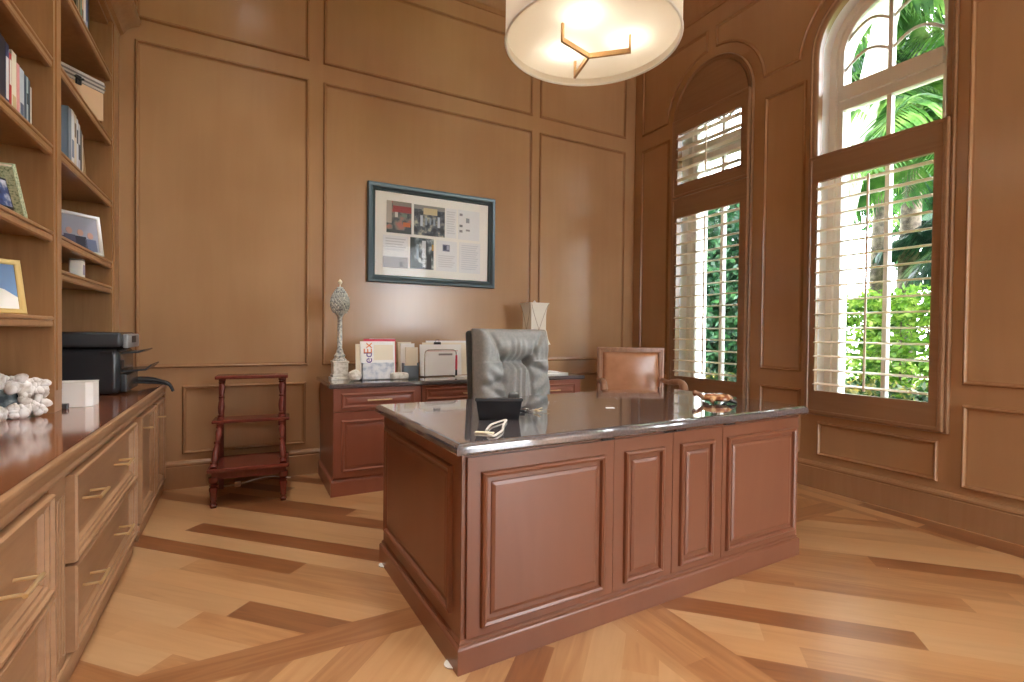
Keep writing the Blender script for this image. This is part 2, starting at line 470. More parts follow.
build_window(1, 1.90, False); build_window(2, 3.29, True); build_window(3, WIN_ADDED, False)

# left wall and rear wall (behind the camera: unseen opening added to let daylight in)
struct(B().box(XL-.12, XL, YR, YW, 0, ZC).done('wall_left', M_WALL))
def rear():
    b = B(); x0, x1, zt = 2.75, 3.76, 3.1
    b.box(XL-.1, x0, YR-.15, YR, 0, ZC); b.box(x1, XW+.44, YR-.15, YR, 0, ZC); b.box(x0, x1, YR-.15, YR, zt, ZC)
    return struct(b.done('wall_rear', M_WALL))
rear()

# ------------------------------------------------------------------ raised door / drawer fronts
FRAME = [(0,0),(0,.018),(.003,.020)]
def front(b, u0, u1, v0, v1, mp, stile, th=.018, raised=True, bead=.03):
    """a frame-and-panel front: slab, bead moulding and (raised or sunk) field"""
    s = stile
    if raised:
        prof = [(0,0),(0,th-.002),(.002,th),(s,th),(s+.003,th+.010),(s+.011,th+.014),(s+.02,th+.008),(s+.024,th-.006),(s+.032,th-.008),
                (s+.038,th-.004),(s+.060,th+.004),(s+.064,th+.004)]
    else:
        prof = [(0,0),(0,th),(.004,th+.006),(.016,th+.008),(.024,th+.002),(s-.02,th),(s-.014,th-.002),(s-.010,th-.012),(s,th-.014)]
    b.sweep(rect(u0,u1,v0,v1), prof, mp, cap=True)

# ------------------------------------------------------------------ desk
DA = math.radians(1.653)
exv = Vector((math.cos(DA), math.sin(DA), 0)); eyv = Vector((-math.sin(DA), math.cos(DA), 0))
DC = exv*1.65+eyv*2.02
def D(x, y): return x-1.65, y-2.02
desk = thing('executive_desk', 'large reddish brown panelled desk with black granite top in room centre', 'desk', (DC.x, DC.y, 0), DA)
ZT = .785
b = B()
xl, xr, yf, yb = .695-1.65, 2.615-1.65, 1.54-2.02, 2.485-2.02
b.box(xl, xl+.55, yf, yb, .05, .742); b.box(xr-.55, xr, yf, yb, .05, .742); b.box(xl+.55, xr-.55, yf, yf+.35, .05, .742)
b.done('carcass', M_DESK, desk)
md = lambda u, v, h: (u-1.65, yf-h, v)
b = B(); o = .016
prof = [(0,0),(0,.082),(.003,.088),(.009,.092),(.009,.100),(.016,.108)]
b.sweep([(xl-o,yf-o),(xr+o,yf-o),(xr+o,yb+o),(xl-o,yb+o)], prof, lambda u, v, h: (u, v, h))
b.done('plinth', M_DESK, desk)
b = B()
b.sweep([(.658-1.65,1.498-2.02),(2.648-1.65,1.498-2.02),(2.648-1.65,2.515-2.02),(.658-1.65,2.515-2.02)],
        [(.012,.742),(.006,.744),(.002,.748),(.0,.753),(0,.766),(.002,.773),(.006,.779),(.012,.783),(.019,.785)], lambda u, v, h: (u, v, h), cap=True)
b._f([v for v in list(b.bm.verts)[:4]])
b.done('granite_top', M_GRANITE, desk)
for nm, u0, u1, st in (('fixed_panel',.712,1.352,.05),('cabinet_door',1.354,1.683,.055),('cabinet_door',1.687,2.009,.043),('fixed_panel',2.013,2.612,.028)):
    b = B(); v0, v1 = .112, .728
    th = .010
    # stile widths measured separately on the photo: left/right st, top .05, bottom .03
    b.box(u0-1.65, u1-1.65, yf-th, yf, v0, v1)
    pu0, pu1 = {.712:(.763,1.305), 1.354:(1.408,1.63), 1.687:(1.728,1.948), 2.013:(2.04,2.582)}[u0]
    b.sweep(rect(pu0,pu1,.138,.675), [(0,th),(.003,th+.012),(.010,th+.016),(.019,th+.012),(.024,th-.004),(.034,th-.006),(.040,th+.004),(.052,th+.008)], md, cap=True)
    b.done(nm, M_DESK, desk)
for x0, x1 in ((1.285,1.345),(1.628,1.678),(1.690,1.752),(2.02,2.085)):
    B().box(x0-1.65, x1-1.65, yf-.022, yf, .733, .738).done('edge_pull', M_BLACK, desk)
ms = lambda u, v, h: (xl-h, u-2.02, v)
b = B(); b.sweep(rect(1.615,2.445,.165,.685)[::-1], [(0,0),(-.003,.012),(-.010,.016),(-.019,.012),(-.024,.002),(-.034,0),(-.040,.006),(-.056,.008)], ms, cap=True)
b.done('side_panel', M_DESK, desk)
for x, y in ((xl+.012,yf+.05),(xl+.012,yb-.05),(xr-.012,yf+.05),(xr-.012,yb-.05)):
    B().lathe([(.024,0),(.026,.003),(.026,.006)], (x+(-.022 if x < 0 else .022), y, 0)).done('floor_glide', M_WHITE, desk)

def desk_pt(x, y, z=ZT): p = exv*x+eyv*y; return (p.x, p.y, z)

# telephone seen from behind -----------------------------------------
ph = thing('desk_phone', 'black desk telephone seen from behind on granite desk top', 'phone', (.985,1.955,ZT), math.radians(-26))
b = B()
# side outline: y towards the viewer is negative (local), the panel leans over its foot
b.prism([(-.075,0),(.09,0),(.10,.012),(.092,.03),(-.088,.092),(-.104,.088),(-.098,.078)], -.084, .084, lambda u, v, h: (h*(1+1.7*max(v,0)), u, v)).done('body', M_BLACKP, ph)
B().box(-.100,.100,-.112,-.085,.080,.093,.003).done('top_edge', M_DKGREY, ph)
b = B(); b.box(-.035,.035,.0,.008,0,.004); 
b.done('display', M_SILVER, ph).matrix_local = Matrix.Translation((-.015,-.03,.074)) @ Matrix.Rotation(math.radians(-19),4,'X')
b = B()
b.box(.042,.085,-.10,.08,.088,.112,.008); b.box(.040,.087,-.105,-.06,.075,.108,.008); b.box(.040,.087,.045,.09,.064,.088,.008)
h = b.done('handset', M_DKGREY, ph, True); h.rotation_euler = (math.radians(-19),0,0); h.location = (0,.03,-.026)
b = B()
for i in range(4):
    for j in range(3): b.box(-.055+j*.022,-.039+j*.022,.01+i*.018,.021+i*.018,.0,.003)
k = b.done('keypad', M_SILVER, ph); k.matrix_local = Matrix.Translation((0,0,.062)) @ Matrix.Rotation(math.radians(-19),4,'X')

# white cord loop, keys, paper slip, turtle ----------------------------
def ring_pts(pts, n=6):
    P = [Vector(p) for p in pts]; out = []
    for i in range(len(P)-1):
        p0, p1, p2, p3 = P[max(i-1,0)], P[i], P[i+1], P[min(i+2,len(P)-1)]
        for k in range(n):
            t = k/n
            out.append(.5*((2*p1)+(p2-p0)*t+(2*p0-5*p1+4*p2-p3)*t*t+(3*p1-p0-3*p2+p3)*t**3))
    out.append(P[-1]); return out
cl = thing('cord_loop', 'white looped cord with a flat tag lying in front of the telephone', 'cord', (.80,1.66,ZT), 0)
L = lambda p: (p[0]-.80, p[1]-1.66, .006)
B().tube(ring_pts([L(p) for p in ((.787,1.662),(.85,1.755),(.905,1.80),(.958,1.832),(.915,1.765),(.884,1.714),(.845,1.645),(.797,1.59),(.768,1.565),(.763,1.596))]), .0045, 8).done('loop', M_CORD, cl, True)
b = B(); b.box(-.035,.035,-.011,.011,0,.006,.002); t_ = b.done('tag', M_CREAM, cl); t_.location = (-.03,-.02,.001); t_.rotation_euler = (0,0,math.radians(-42))
kr = thing('key_ring', 'bunch of small metal keys on a ring right of the telephone', 'keys', (1.20,2.02,ZT), .3)
B().tube([(.018*math.cos(2*PI*k/20), .018*math.sin(2*PI*k/20), .004) for k in range(20)], .0016, 6, closed=True).done('ring', M_NICKEL, kr, True)
for i, a in enumerate((.2, -.9, -2.0, 2.6)):
    b = B(); b.lathe([(.0,0),(.012,0),(.013,.001),(.012,.0025),(0,.0025)], (.026,0,0), 14); b.box(.036,.072,-.0035,.0035,0,.002); b.box(.05,.055,-.0065,0,0,.002); b.box(.06,.066,-.006,0,0,.002)
    k_ = b.done('key', M_NICKEL if i % 2 else M_BRASS, kr, True); k_.location = (.008*math.cos(a), .008*math.sin(a), .002+.003*i); k_.rotation_euler = (0,math.radians(-3),a)
b = B(); b.box(-.03,.03,-.013,.013,.003,.014,.004); k_ = b.done('fob', M_DKGREY, kr, True); k_.location = (-.05,.012,0); k_.rotation_euler = (0,0,.4)
b = B(); b.sweep([(-.022,-.010),(.023,-.011),(.020,.010),(-.020,.009)], [(0,0),(0,.0012),(.004,.003)], lambda u,v,h:(u,v,h), cap=True)
o_ = b.done('paper_slip', M_PAPER); o_.location = (1.60,1.955,ZT); o_.rotation_euler = (0,0,-.4); tag(o_, 'small white paper slip alone on middle of desk top', 'paper')

tu = thing('turtle_figurine', 'amber brown turtle figurine near right end of desk top', 'figurine', (2.262,1.865,ZT), math.radians(-28))
tu.scale = (.86,.86,.86)
b = B()
rings = []
for i in range(9):
    t = i/8; a = t*PI/2
    rx, ry, z = .094*math.cos(a)**.5, .068*math.cos(a)**.5, .024+.036*math.sin(a)
    rings.append([b.bm.verts.new((rx*math.cos(2*PI*k/24), ry*math.sin(2*PI*k/24), z)) for k in range(24)] if i < 8 else None)
low = [b.bm.verts.new((.08*math.cos(2*PI*k/24), .056*math.sin(2*PI*k/24), .015)) for k in range(24)]
for A_, C_ in [(low, rings[0])]+list(zip(rings[:7], rings[1:8])):
    for k in range(24): b._f([A_[k], A_[(k+1)%24], C_[(k+1)%24], C_[k]])
b._f(rings[7]); b._f(low[::-1])
b.done('shell', speckle('amber_shell', [srgb(112,62,40), srgb(164,100,66), srgb(222,180,130)], 30, .1), tu, True)
b = B(); b.tube(ring_pts([(-.07,0,.028),(-.095,0,.036),(-.115,.004,.052),(-.135,.006,.058),(-.152,.006,.055)],4), [.017]*4+[.014]*4+[.014]*4+[.018]*3+[.015,.008], 12); b.done('head', M_AMBER, tu, True)
for sx, sy in ((-.06,-.06),(-.06,.06),(.07,-.052),(.07,.052)):
    B().tube([(sx*.75,sy*.6,.024),(sx*1.0,sy*1.05,.017),(sx*1.15+.012,sy*1.35,.006)], [.015,.012,.006], 10).done('flipper', M_AMBER if sx < 0 else M_DKGREY, tu, True)
B().tube([(.085,0,.035),(.105,0,.022),(.122,0,.008)], [.014,.009,.003], 8).done('tail', M_NICKEL, tu, True)

# ------------------------------------------------------------------ credenza on the back wall
cr = thing('credenza', 'reddish brown credenza with granite top against the back wall', 'cabinet', (1.59, 3.95, 0))
cx = lambda x: x-1.59
cy_ = lambda y: y-3.95
b = B()
b.box(cx(.55), cx(1.178), cy_(3.64), cy_(4.29), .03, .752); b.box(cx(2.0), cx(2.63), cy_(3.64), cy_(4.29), .03, .752)
b.box(cx(1.178), cx(2.0), cy_(4.27), cy_(4.29), .03, .752)
b.done('carcass', M_CRED, cr)
for x0, x1 in ((.55,1.178),(2.0,2.63)):
    b = B(); b.sweep([(cx(x0)-.014,cy_(3.624)),(cx(x1)+.006,cy_(3.624)),(cx(x1)+.006,cy_(4.29)),(cx(x0)-.014,cy_(4.29))], [(0,0),(0,.095),(.004,.105),(.010,.112),(.014,.124)], lambda u,v,h:(u,v,h))
    b.done('plinth', M_CRED, cr)
b = B(); b.sweep([(cx(.522),cy_(3.602)),(cx(2.662),cy_(3.602)),(cx(2.662),cy_(4.292)),(cx(.522),cy_(4.292))],
   [(.006,.752),(0,.758),(0,.776),(.006,.784),(.012,.785)], lambda u,v,h:(u,v,h), cap=True); b._f([v for v in list(b.bm.verts)[:4]])
b.done('granite_top', M_GRANITE, cr)
mc = lambda u, v, h: (cx(u), cy_(3.64)-h, v)
def cfront(nm, u0, u1, v0, v1, pu0, pu1, pv0, pv1):
    b = B(); th = .018; b.box(cx(u0), cx(u1), cy_(3.64)-th, cy_(3.64), v0, v1)
    b.sweep(rect(pu0,pu1,pv0,pv1), [(0,th),(.003,th+.010),(.010,th+.013),(.017,th+.009),(.021,th-.004),(.028,th-.005),(.034,th+.004),(.044,th+.006)], mc, cap=True)
    return b.done(nm, M_CRED, cr)
def bar_pull(parent, p0, p1, out, m=M_BRASS, r=.005):
    """a bar on two posts; out = direction away from the front"""
    p0, p1, out = Vector(p0), Vector(p1), Vector(out); d = (p1-p0).normalized()
    b = B(); b.tube([p0-d*.012+out, p1+d*.012+out], r, 10); b.tube([p0, p0+out], r*.85, 8); b.tube([p1, p1+out], r*.85, 8)
    return b.done('handle', m, parent, True)
for (x0, x1) in ((.553,1.175),(2.003,2.627)):
    d1 = cfront('drawer', x0, x1, .592, .748, x0+.05, x1-.05, .610, .716)
    c = (x0+x1)/2; bar_pull(d1, (cx(c-.075), cy_(3.622), .664), (cx(c+.075), cy_(3.622), .664), (0,-.03,0))
    d2 = cfront('door', x0, x1, .128, .586, x0+.052, x1-.052, .166, .528)
d3 = cfront('drawer', 1.182, 1.997, .620, .748, 1.21, 1.97, .636, .73)
bar_pull(d3, (cx(1.515), cy_(3.622), .68), (cx(1.665), cy_(3.622), .68), (0,-.03,0))

# things on the credenza ---------------------------------------------
fn = thing('finial_sculpture', 'tall silver pinecone finial on column and square stone plinth', 'sculpture', (.648,3.97,.785))
b = B(); b.box(-.07,.07,-.07,.07,0,.02,.003); b.box(-.06,.06,-.06,.06,.02,.04,.004); b.box(-.054,.054,-.054,.054,.04,.125,.004); b.box(-.06,.06,-.06,.06,.125,.14,.004)
b.done('plinth', M_STONE, fn)
b = B(); b.lathe([(.05,.14),(.05,.15),(.036,.165),(.042,.18),(.03,.195),(.024,.215),(.018,.235),(.0165,.46),(.02,.475),(.03,.49),(.04,.505)], n=24); b.done('column', M_SILVL, fn, True)
b = B(); NR, NK = 13, 16
b.lathe([(.03,.495),(.05,.515),(.060,.55),(.060,.59),(.050,.63),(.032,.67),(.008,.70)], n=32)
for i in range(NR):
    t = (i+.5)/NR; z = .505+.19*t; r = .066*(math.sin(PI*(.16+.80*t))**.75)*(1.08-.22*t)
    for k in range(NK):
        a = 2*PI*(k+.5*(i%2))/NK; s_ = .0098*(1-.3*t)
        c = Vector((r*math.cos(a), r*math.sin(a), z)); q = bmesh.ops.create_icosphere(b.bm, subdivisions=1, radius=s_)
        for v in q['verts']: v.co = Vector((v.co.x, v.co.y, v.co.z*1.35))+c
b.done('pinecone', M_SILVL, fn, True)
B().lathe([(.006,.695),(.005,.715),(.014,.725),(.017,.735),(.010,.748),(.0,.758)], n=14).done('tip', M_CREAM, fn, True)

def rock(name, loc, r, label, seed, sc=(1,1,1)):
    b = B(); q = bmesh.ops.create_icosphere(b.bm, subdivisions=2, radius=r)
    for v in q['verts']:
        n = noise.noise(v.co*18+Vector((seed,0,0))); v.co *= 1+.18*n; v.co = Vector((v.co.x*sc[0], v.co.y*sc[1], max(v.co.z*sc[2], -r*sc[2]*.75)+r*sc[2]*.75))
    o = b.done(name, M_STONE, None); o.location = loc; tag(o, label, 'stone'); return o
rock('stone', (.735,3.835,.785), .058, 'rounded pale stone between the finial plinth and letter box', 3, (.85,.8,.8))
o_ = B().box(-.065,.065,-.045,.045,0,.052,.014,3).done('trinket_box', M_STONE); o_.location = (1.055,3.80,.785); o_.rotation_euler = (0,0,.1); tag(o_, 'small white oblong trinket box right of the letter box', 'box')

lb = thing('letter_box', 'marbled blue-white letter box holding envelopes beside the silver finial', 'letter holder', (.90,3.86,.785))
b = B(); t = .006; w_, d_, h_ = .118, .055, .13
b.box(-w_,w_,-d_,-d_+t,0,h_); b.box(-w_,w_,d_-t,d_,0,h_+.03); b.box(-w_,-w_+t,-d_,d_,0,h_); b.box(w_-t,w_,-d_,d_,0,h_); b.box(-w_,w_,-d_,d_,0,t)
b.done('tray', M_BLUEBOX, lb)
def text_mesh(name, body, size, m, parent, loc, rot, ext=.0006):
    cu = bpy.data.curves.new(name, 'FONT'); cu.body = body; cu.size = size; cu.extrude = ext; cu.align_x = 'LEFT'
    o = bpy.data.objects.new(name, cu); COL.objects.link(o)
    dg = bpy.context.evaluated_depsgraph_get(); me = bpy.data.meshes.new_from_object(o.evaluated_get(dg))
    bpy.data.objects.remove(o); me.materials.clear(); me.materials.append(m)
    q = bpy.data.objects.new(name, me); COL.objects.link(q); q.parent = parent; q.location = loc; q.rotation_euler = rot
    return q
def sheet(name, w, h, t, m, loc, lean=0, rz=0, label=None, cat='envelope', group=None):
    o = B().box(-w/2,w/2,-t/2,t/2,0,h).done(name, m); o.location = loc; o.rotation_euler = (math.radians(-lean),0,rz)
    if label: tag(o, label, cat, group)
    return o
zb_ = .793
e1 = sheet('courier_envelope', .262, .282, .006, M_PAPER, (.905,3.835,zb_), 4, 0, 'white courier envelope with orange and purple letters in the letter box')
text_mesh('lettering', 'Fed', .088, M_PURPLE, e1, (-.045,-.0032,.075), (PI/2, -PI/2, 0))
text_mesh('lettering', 'Ex', .088, M_ORANGE, e1, (-.045,-.0032,.185), (PI/2, -PI/2, 0))
B().box(-.03,.115,-.0038,-.003,.14,.255).done('address_label', M_CREAM, e1)
sheet('envelope', .255, .262, .004, M_CREAM, (.872,3.853,zb_), 5, 0, 'cream envelope sticking out left behind the courier envelope')
sheet('folder', .245, .30, .004, M_PINK, (.93,3.870,zb_), 5, 0, 'red folder behind the envelopes in the letter box', 'folder')
sheet('envelope', .20, .302, .003, M_PAPER, (.955,3.885,zb_), 5, 0, 'tall white envelope behind the red folder in the letter box')

pd = thing('pamphlet_holder', 'grey pamphlet holder packed with cream brochures on the credenza', 'holder', (1.165,3.90,.785))
b = B(); b.box(-.06,.06,-.06,-.054,0,.10); b.box(-.06,.06,.054,.06,0,.15); b.box(-.06,-.054,-.06,.06,0,.12); b.box(.054,.06,-.06,.06,0,.12); b.box(-.06,.06,-.06,.06,0,.006)
b.done('holder', mat('blue_grey_plastic', srgb(120,134,146), .35), pd)
for i, (dx, hh, w_, m_, lab) in enumerate(((0.012,.235,.10,M_CREAM,'cream brochure at front of grey pamphlet holder'),(-.012,.265,.112,M_PAPER,'white brochure in middle of grey pamphlet holder'),(-.028,.275,.108,M_CREAM,'tallest cream brochure at back of grey pamphlet holder'))):
    sheet('brochure', w_, hh, .012, m_, (1.165+dx,3.868+.03*i,.793), 3, 0, lab, 'brochure')
fs = thing('document_stand', 'clear stand of upright white documents behind the office chair', 'document holder', (1.50,3.95,.785))
b = B(); b.tube(ring_pts([(-.21,-.06,.004),(-.21,-.06,.18),(-.19,-.06,.215),(-.15,-.06,.22),(.02,-.06,.22),(.05,-.06,.21),(.06,-.06,.18),(.06,-.06,.004)],4), .004, 8)
b.tube([(-.21,-.06,.004),(-.21,.08,.004)], .004, 8); b.tube([(.06,-.06,.004),(.06,.08,.004)], .004, 8); b.tube([(-.21,.08,.004),(.06,.08,.004)], .004, 8)
b.done('wire_frame', M_NICKEL, fs, True)
d_ = sheet('document', .36, .255, .004, M_PAPER, (1.44,3.915,.794), 4, 0, 'front white document with grey heading in the wire stand', 'document')
B().box(-.02,.10,-.003,-.002,.165,.18).done('heading', M_GREYINK, d_); B().box(-.12,.15,-.003,-.002,.2,.203).done('rule', M_PINK, d_)
sheet('document', .42, .27, .006, M_CREAM, (1.50,3.94,.794), 4, 0, 'cream document behind the front sheet in the wire stand', 'document')
d2 = sheet('document', .46, .285, .012, M_PAPER, (1.56,3.965,.794), 4, 0, 'largest white document at the rear of the wire stand', 'document')
B().box(.04,.09,-.0075,-.006,.03,.2).done('pink_band', mat('pink_ink', srgb(236,170,186), .5), d2)
bc = thing('binder_clip', 'dark binder clip on top of the upright documents', 'clip', (1.415,3.945,1.06)); 
b = B(); b.prism([(-.012,.012),(.012,.012),(.004,-.008),(-.004,-.008)], -.028, .028, lambda u,v,h:(h,u,-v)); b.done('jaw', M_BLACK, bc)
B().tube([(-.014,0,.01),(-.012,0,.028),(.012,0,.028),(.014,0,.01)], .0018, 6).done('wire_arm', M_BLACK, bc, True)
mk = thing('marker_pen', 'red marker pen leaning upright against the white documents', 'pen', (1.555,3.872,.787), 0)
B().lathe([(.0,.0),(.007,.0),(.008,.01),(.008,.17),(.006,.175)], n=12).done('barrel', M_PINK, mk, True).rotation_euler = (0,0,0)
B().lathe([(.0088,.06),(.009,.1),(.0088,.145)], n=12).done('grip', M_PINK, mk, True)
B().lathe([(.0085,.0),(.0085,.055)], n=12).done('cap', M_BLACK, mk, True)
o_ = B().box(-.13,.13,-.09,.09,0,.012).done('paper_pad', M_PAPER); o_.location = (1.66,3.74,.785); o_.rotation_euler = (0,0,.06); tag(o_, 'flat white paper pad in front of the document stand', 'paper')
for i, (x, y, rz, w_, d_, z, t, lab) in enumerate(((2.42,3.83,.15,.30,.22,.785,.014,'lower white booklet right of the office chair on credenza'),(2.39,3.84,-.1,.22,.16,.799,.012,'upper white booklet on the booklet right of the office chair'))):
    o_ = B().box(-w_/2,w_/2,-d_/2,d_/2,0,t,.002).done('booklet', M_PAPER); o_.location = (x,y,z); o_.rotation_euler = (0,0,rz); tag(o_, lab, 'booklet')
o_ = B().box(-.05,.05,-.02,.02,0,.03,.008,3).done('stapler', M_WHITE); o_.location = (2.35,3.85,.811); o_.rotation_euler = (0,0,.2); tag(o_, 'small white desk gadget on top of the stacked booklets', 'gadget')

lp = thing('table_lamp', 'table lamp with slim white square shade behind the office chair', 'lamp', (2.375,4.0,.785))
b = B(); b.lathe([(.075,0),(.075,.012),(.05,.02),(.016,.035),(.012,.05),(.012,.36)], n=24); b.done('base', M_DKGREY, lp, True)
b = B(); rings = []
for h in [k/14 for k in range(15)]:
    z = .262+.38*h
    r = .078+.022*(2*h-1)**4+(.010*(1-h) if h < .35 else 0)
    rings.append([b.bm.verts.new((sx*r, sy*r, z)) for sx, sy in ((-1,-1),(1,-1),(1,1),(-1,1))])
for A_, C_ in zip(rings, rings[1:]):
    for k in range(4): b._f([A_[k], A_[(k+1)%4], C_[(k+1)%4], C_[k]])
b._f(rings[-1])
b.done('lamp_shade', mat('shade_parchment', srgb(240,234,220), .6), lp)
b = B()
for f in range(4):
    Mx = Matrix.Rotation(f*PI/2, 4, 'Z')
    for sg in (-1, 1):
        pts = [Mx @ Vector((sg*.09*(1-t), -.084-.018*(1-t)**4, .635-.24*t)) for t in [k/8 for k in range(9)]]
        b.tube(pts, .0016, 6)
    b.tube([Mx @ Vector((.012*math.cos(2*PI*k/12), -.082, .385+.014*math.sin(2*PI*k/12))) for k in range(12)], .003, 6, closed=True)
b.done('strap_ornament', mat('old_gold', srgb(140,104,70), .4, .6), lp, True)
B().lathe([(.012,.642),(.016,.65),(.008,.662),(0,.668)], n=12).done('finial', M_WHITE, lp, True)

# framed collage on the back wall ---------------------------------------
fr = thing('framed_collage', 'wide grey-green frame of photographs and documents hung on the back wall', 'picture frame', (1.508, YW, 1.99))
mf = lambda u, v, h: (u-1.508, -h, v-1.99)
B().sweep(rect(.918,2.10,1.568,2.408), [(0,.001),(0,.04),(.006,.05),(.022,.048),(.046,.028),(.058,.03),(.064,.022),(.064,.012)], mf).done('moulding', mat('verdigris_frame', srgb(66,82,88), .3, .3), fr, True)
B().sweep(rect(.98,2.045,1.63,2.35), [(0,.012),(.002,.012)], mf, cap=True).done('mat_board', M_PAPER, fr)
M_PHA = speckle('photo_storefront', [srgb(70,74,76), srgb(128,126,120), srgb(186,120,110)], 18, .4, (.4,.52,.66))
M_PHB = speckle('photo_hall', [srgb(36,44,56), srgb(88,96,106), srgb(200,196,176)], 20, .4, (.42,.54,.68))
M_PHC = speckle('photo_street', [srgb(44,58,64), srgb(110,124,130), srgb(216,222,224)], 16, .4, (.42,.54,.66))
M_DOC = mat('document_paper', srgb(242,243,246), .6)
def pic(nm, u0, u1, v0, v1, m, bits=(), h=.0145):
    """one flat print on the mat board; bits = (left, right, bottom, top, colour) patches of its image"""
    b = B(); b.box(u0-1.508, u1-1.508, -h, -.012, v0-1.99, v1-1.99); ms_ = [m]
    for k, (a0, a1, c0, c1, c) in enumerate(bits):
        b.mi = k+1; ms_.append(mat('print_%d_%d_%d' % c, srgb(*c), .5)); hh = h+.0003*(1+k%3)
        b.box(u0+a0*(u1-u0)-1.508, u0+a1*(u1-u0)-1.508, -hh, -h+.0002, v0+c0*(v1-v0)-1.99, v0+c1*(v1-v0)-1.99)
    return b.done(nm, ms_, fr)
def lines(n, x0=.1, x1=.9, y0=.1, y1=.9, c=(222,222,226)):
    return [(x0, x1-.06*((k*7)%3), y1-(y1-y0)*(k+.45)/n, y1-(y1-y0)*k/n, c) for k in range(n)]
pic('photograph', 1.08,1.297,2.0,2.272, M_PHA, [(.0,.2,.3,1,(196,186,176)),(.25,1,.66,.86,(168,62,62)),(.25,1,.86,1,(150,140,130)),(.33,.45,.5,.7,(226,222,214)),(.62,.82,.52,.62,(120,140,120)),(.66,.96,.22,.36,(216,118,70)),(0,1,0,.1,(70,76,74))])
pic('photograph', 1.32,1.605,2.004,2.268, M_PHB, [(0,1,.86,1,(150,150,150)),(.3,.75,.7,.92,(214,198,160)),(.2,.28,.3,.66,(206,214,224)),(.76,.84,.3,.66,(206,214,224)),(.36,.42,.35,.6,(150,164,180)),(.5,.55,.38,.6,(150,164,180)),(.62,.68,.35,.6,(150,164,180))])
pic('document', 1.615,1.718,2.006,2.27, M_DOC, lines(10)); pic('document', 1.735,1.948,2.002,2.271, M_DOC, [(.06,.2,.8,.88,(150,150,158)),(.36,.52,.58,.74,(160,160,166)),(.06,.2,.42,.5,(130,130,140)),(.06,.2,.24,.32,(150,150,158)),(.36,.54,.3,.36,(150,150,158))])
pic('document', 1.05,1.269,1.70,1.976, M_DOC, lines(5, .1,.9,.5,.92,(214,214,218))+[(0,1,0,.34,(176,172,178)),(.08,.3,.05,.2,(90,88,98)),(.36,.6,.08,.24,(110,106,114)),(.66,.78,.05,.2,(80,78,90)),(.82,.96,.07,.26,(120,118,124))])
pic('photograph', 1.288,1.502,1.705,1.978, M_PHC, [(.5,.66,.35,.92,(222,228,234)),(.26,.36,.3,.8,(150,170,184)),(.34,.46,.22,.36,(200,206,206)),(.92,1,.62,.82,(196,150,70)),(0,.18,0,1,(44,56,58)),(.7,.9,.0,.5,(40,52,58))])
pic('document', 1.528,1.724,1.701,1.973, M_DOC, [(.3,.64,.66,.88,(120,124,150)),(.34,.46,.7,.84,(60,64,90)),(.52,.6,.72,.86,(190,196,214))]+lines(6,.1,.9,.1,.52,(222,222,226)))
pic('document', 1.748,1.959,1.698,1.977, M_DOC, lines(12,.1,.9,.08,.92,(222,224,230)))
B().sweep(rect(.985,2.04,1.635,2.345), [(0,.017),(.002,.017)], mf, cap=True).done('glass_pane', M_GLASS, fr)

# ------------------------------------------------------------------ step stool
st = thing('step_stool', 'dark red mahogany library step stool in front of back wall', 'step stool', (.055,3.95,0), math.radians(-4))
def turned(h, r=.023):
    return [(r*q, h*t) for q, t in ((.75,0),(.8,.04),(1.0,.09),(.62,.13),(.62,.17),(.85,.2),(.72,.24),(.95,.50),(1.12,.60),(1.05,.66),(.6,.69),(1.15,.72),(.6,.755),(1.1,.79),(.7,.815),(1.25,.83),(1.25,1.0))]
def spindle(p0, p1, r=.02):
    prof = ((0,1.1),(.06,1.1),(.07,.7),(.10,1.15),(.13,.65),(.17,.9),(.3,1.1),(.42,.95),(.52,.62),(.55,1.05),(.58,.62),(.66,.85),(.8,1.1),(.87,.7),(.90,1.15),(.93,.7),(.94,1.1),(1,1.1))
    p0, p1 = Vector(p0), Vector(p1); b = B(); pts = []; rs = []
    for t, q in prof: pts.append(p0.lerp(p1, t)); rs.append(r*q)
    return b.tube(pts, rs, 14)
for sx in (-.205,.205):
    B().lathe(turned(.2), (sx,-.215,0), 16).done('leg', M_STOOL, st, True)
    b = B(); b.box(sx-.016,sx+.016,.20,.232,0,.81,.003); b.done('back_post', M_STOOL, st)
    k_ = .014 if sx < 0 else -.014
    spindle((sx,-.225,.255), (sx+k_,.03,.505)).done('baluster', M_STOOL, st, True)
    spindle((sx+k_,.045,.525), (sx+k_,.125,.803)).done('baluster', M_STOOL, st, True)
    for zz, ya in ((.215,-.2),(.515,.03)):
        B().box(sx-.011,sx+.011,ya,.21,zz-.018,zz+.012).done('side_rail', M_STOOL, st)
B().box(-.24,.24,-.25,.10,.230,.256,.006).done('tread', M_STOOL, st)
B().box(-.243,.243,.005,.19,.505,.527,.006).done('tread', M_STOOL, st)
B().box(-.233,.233,.08,.265,.802,.826,.006).done('tread', M_STOOL, st)
B().box(-.215,.215,-.228,-.205,.185,.232).done('apron', M_STOOL, st); B().box(-.215,.215,.185,.205,.185,.24).done('apron', M_STOOL, st)
# power cord behind the stool
pc = thing('power_cord', 'pale power cord with white plug along the floor under step stool', 'cord', (-.03,4.20,0))
B().tube(ring_pts([(-.12,.0,.012),(-.05,-.01,.012),(.02,-.01,.016),(.12,.02,.03),(.22,.05,.03),(.36,.02,.012)],5), .005, 8).done('cable', M_CORD, pc, True)
B().box(-.02,.02,-.03,.005,.0,.035,.006).done('plug', M_WHITE, pc, True)

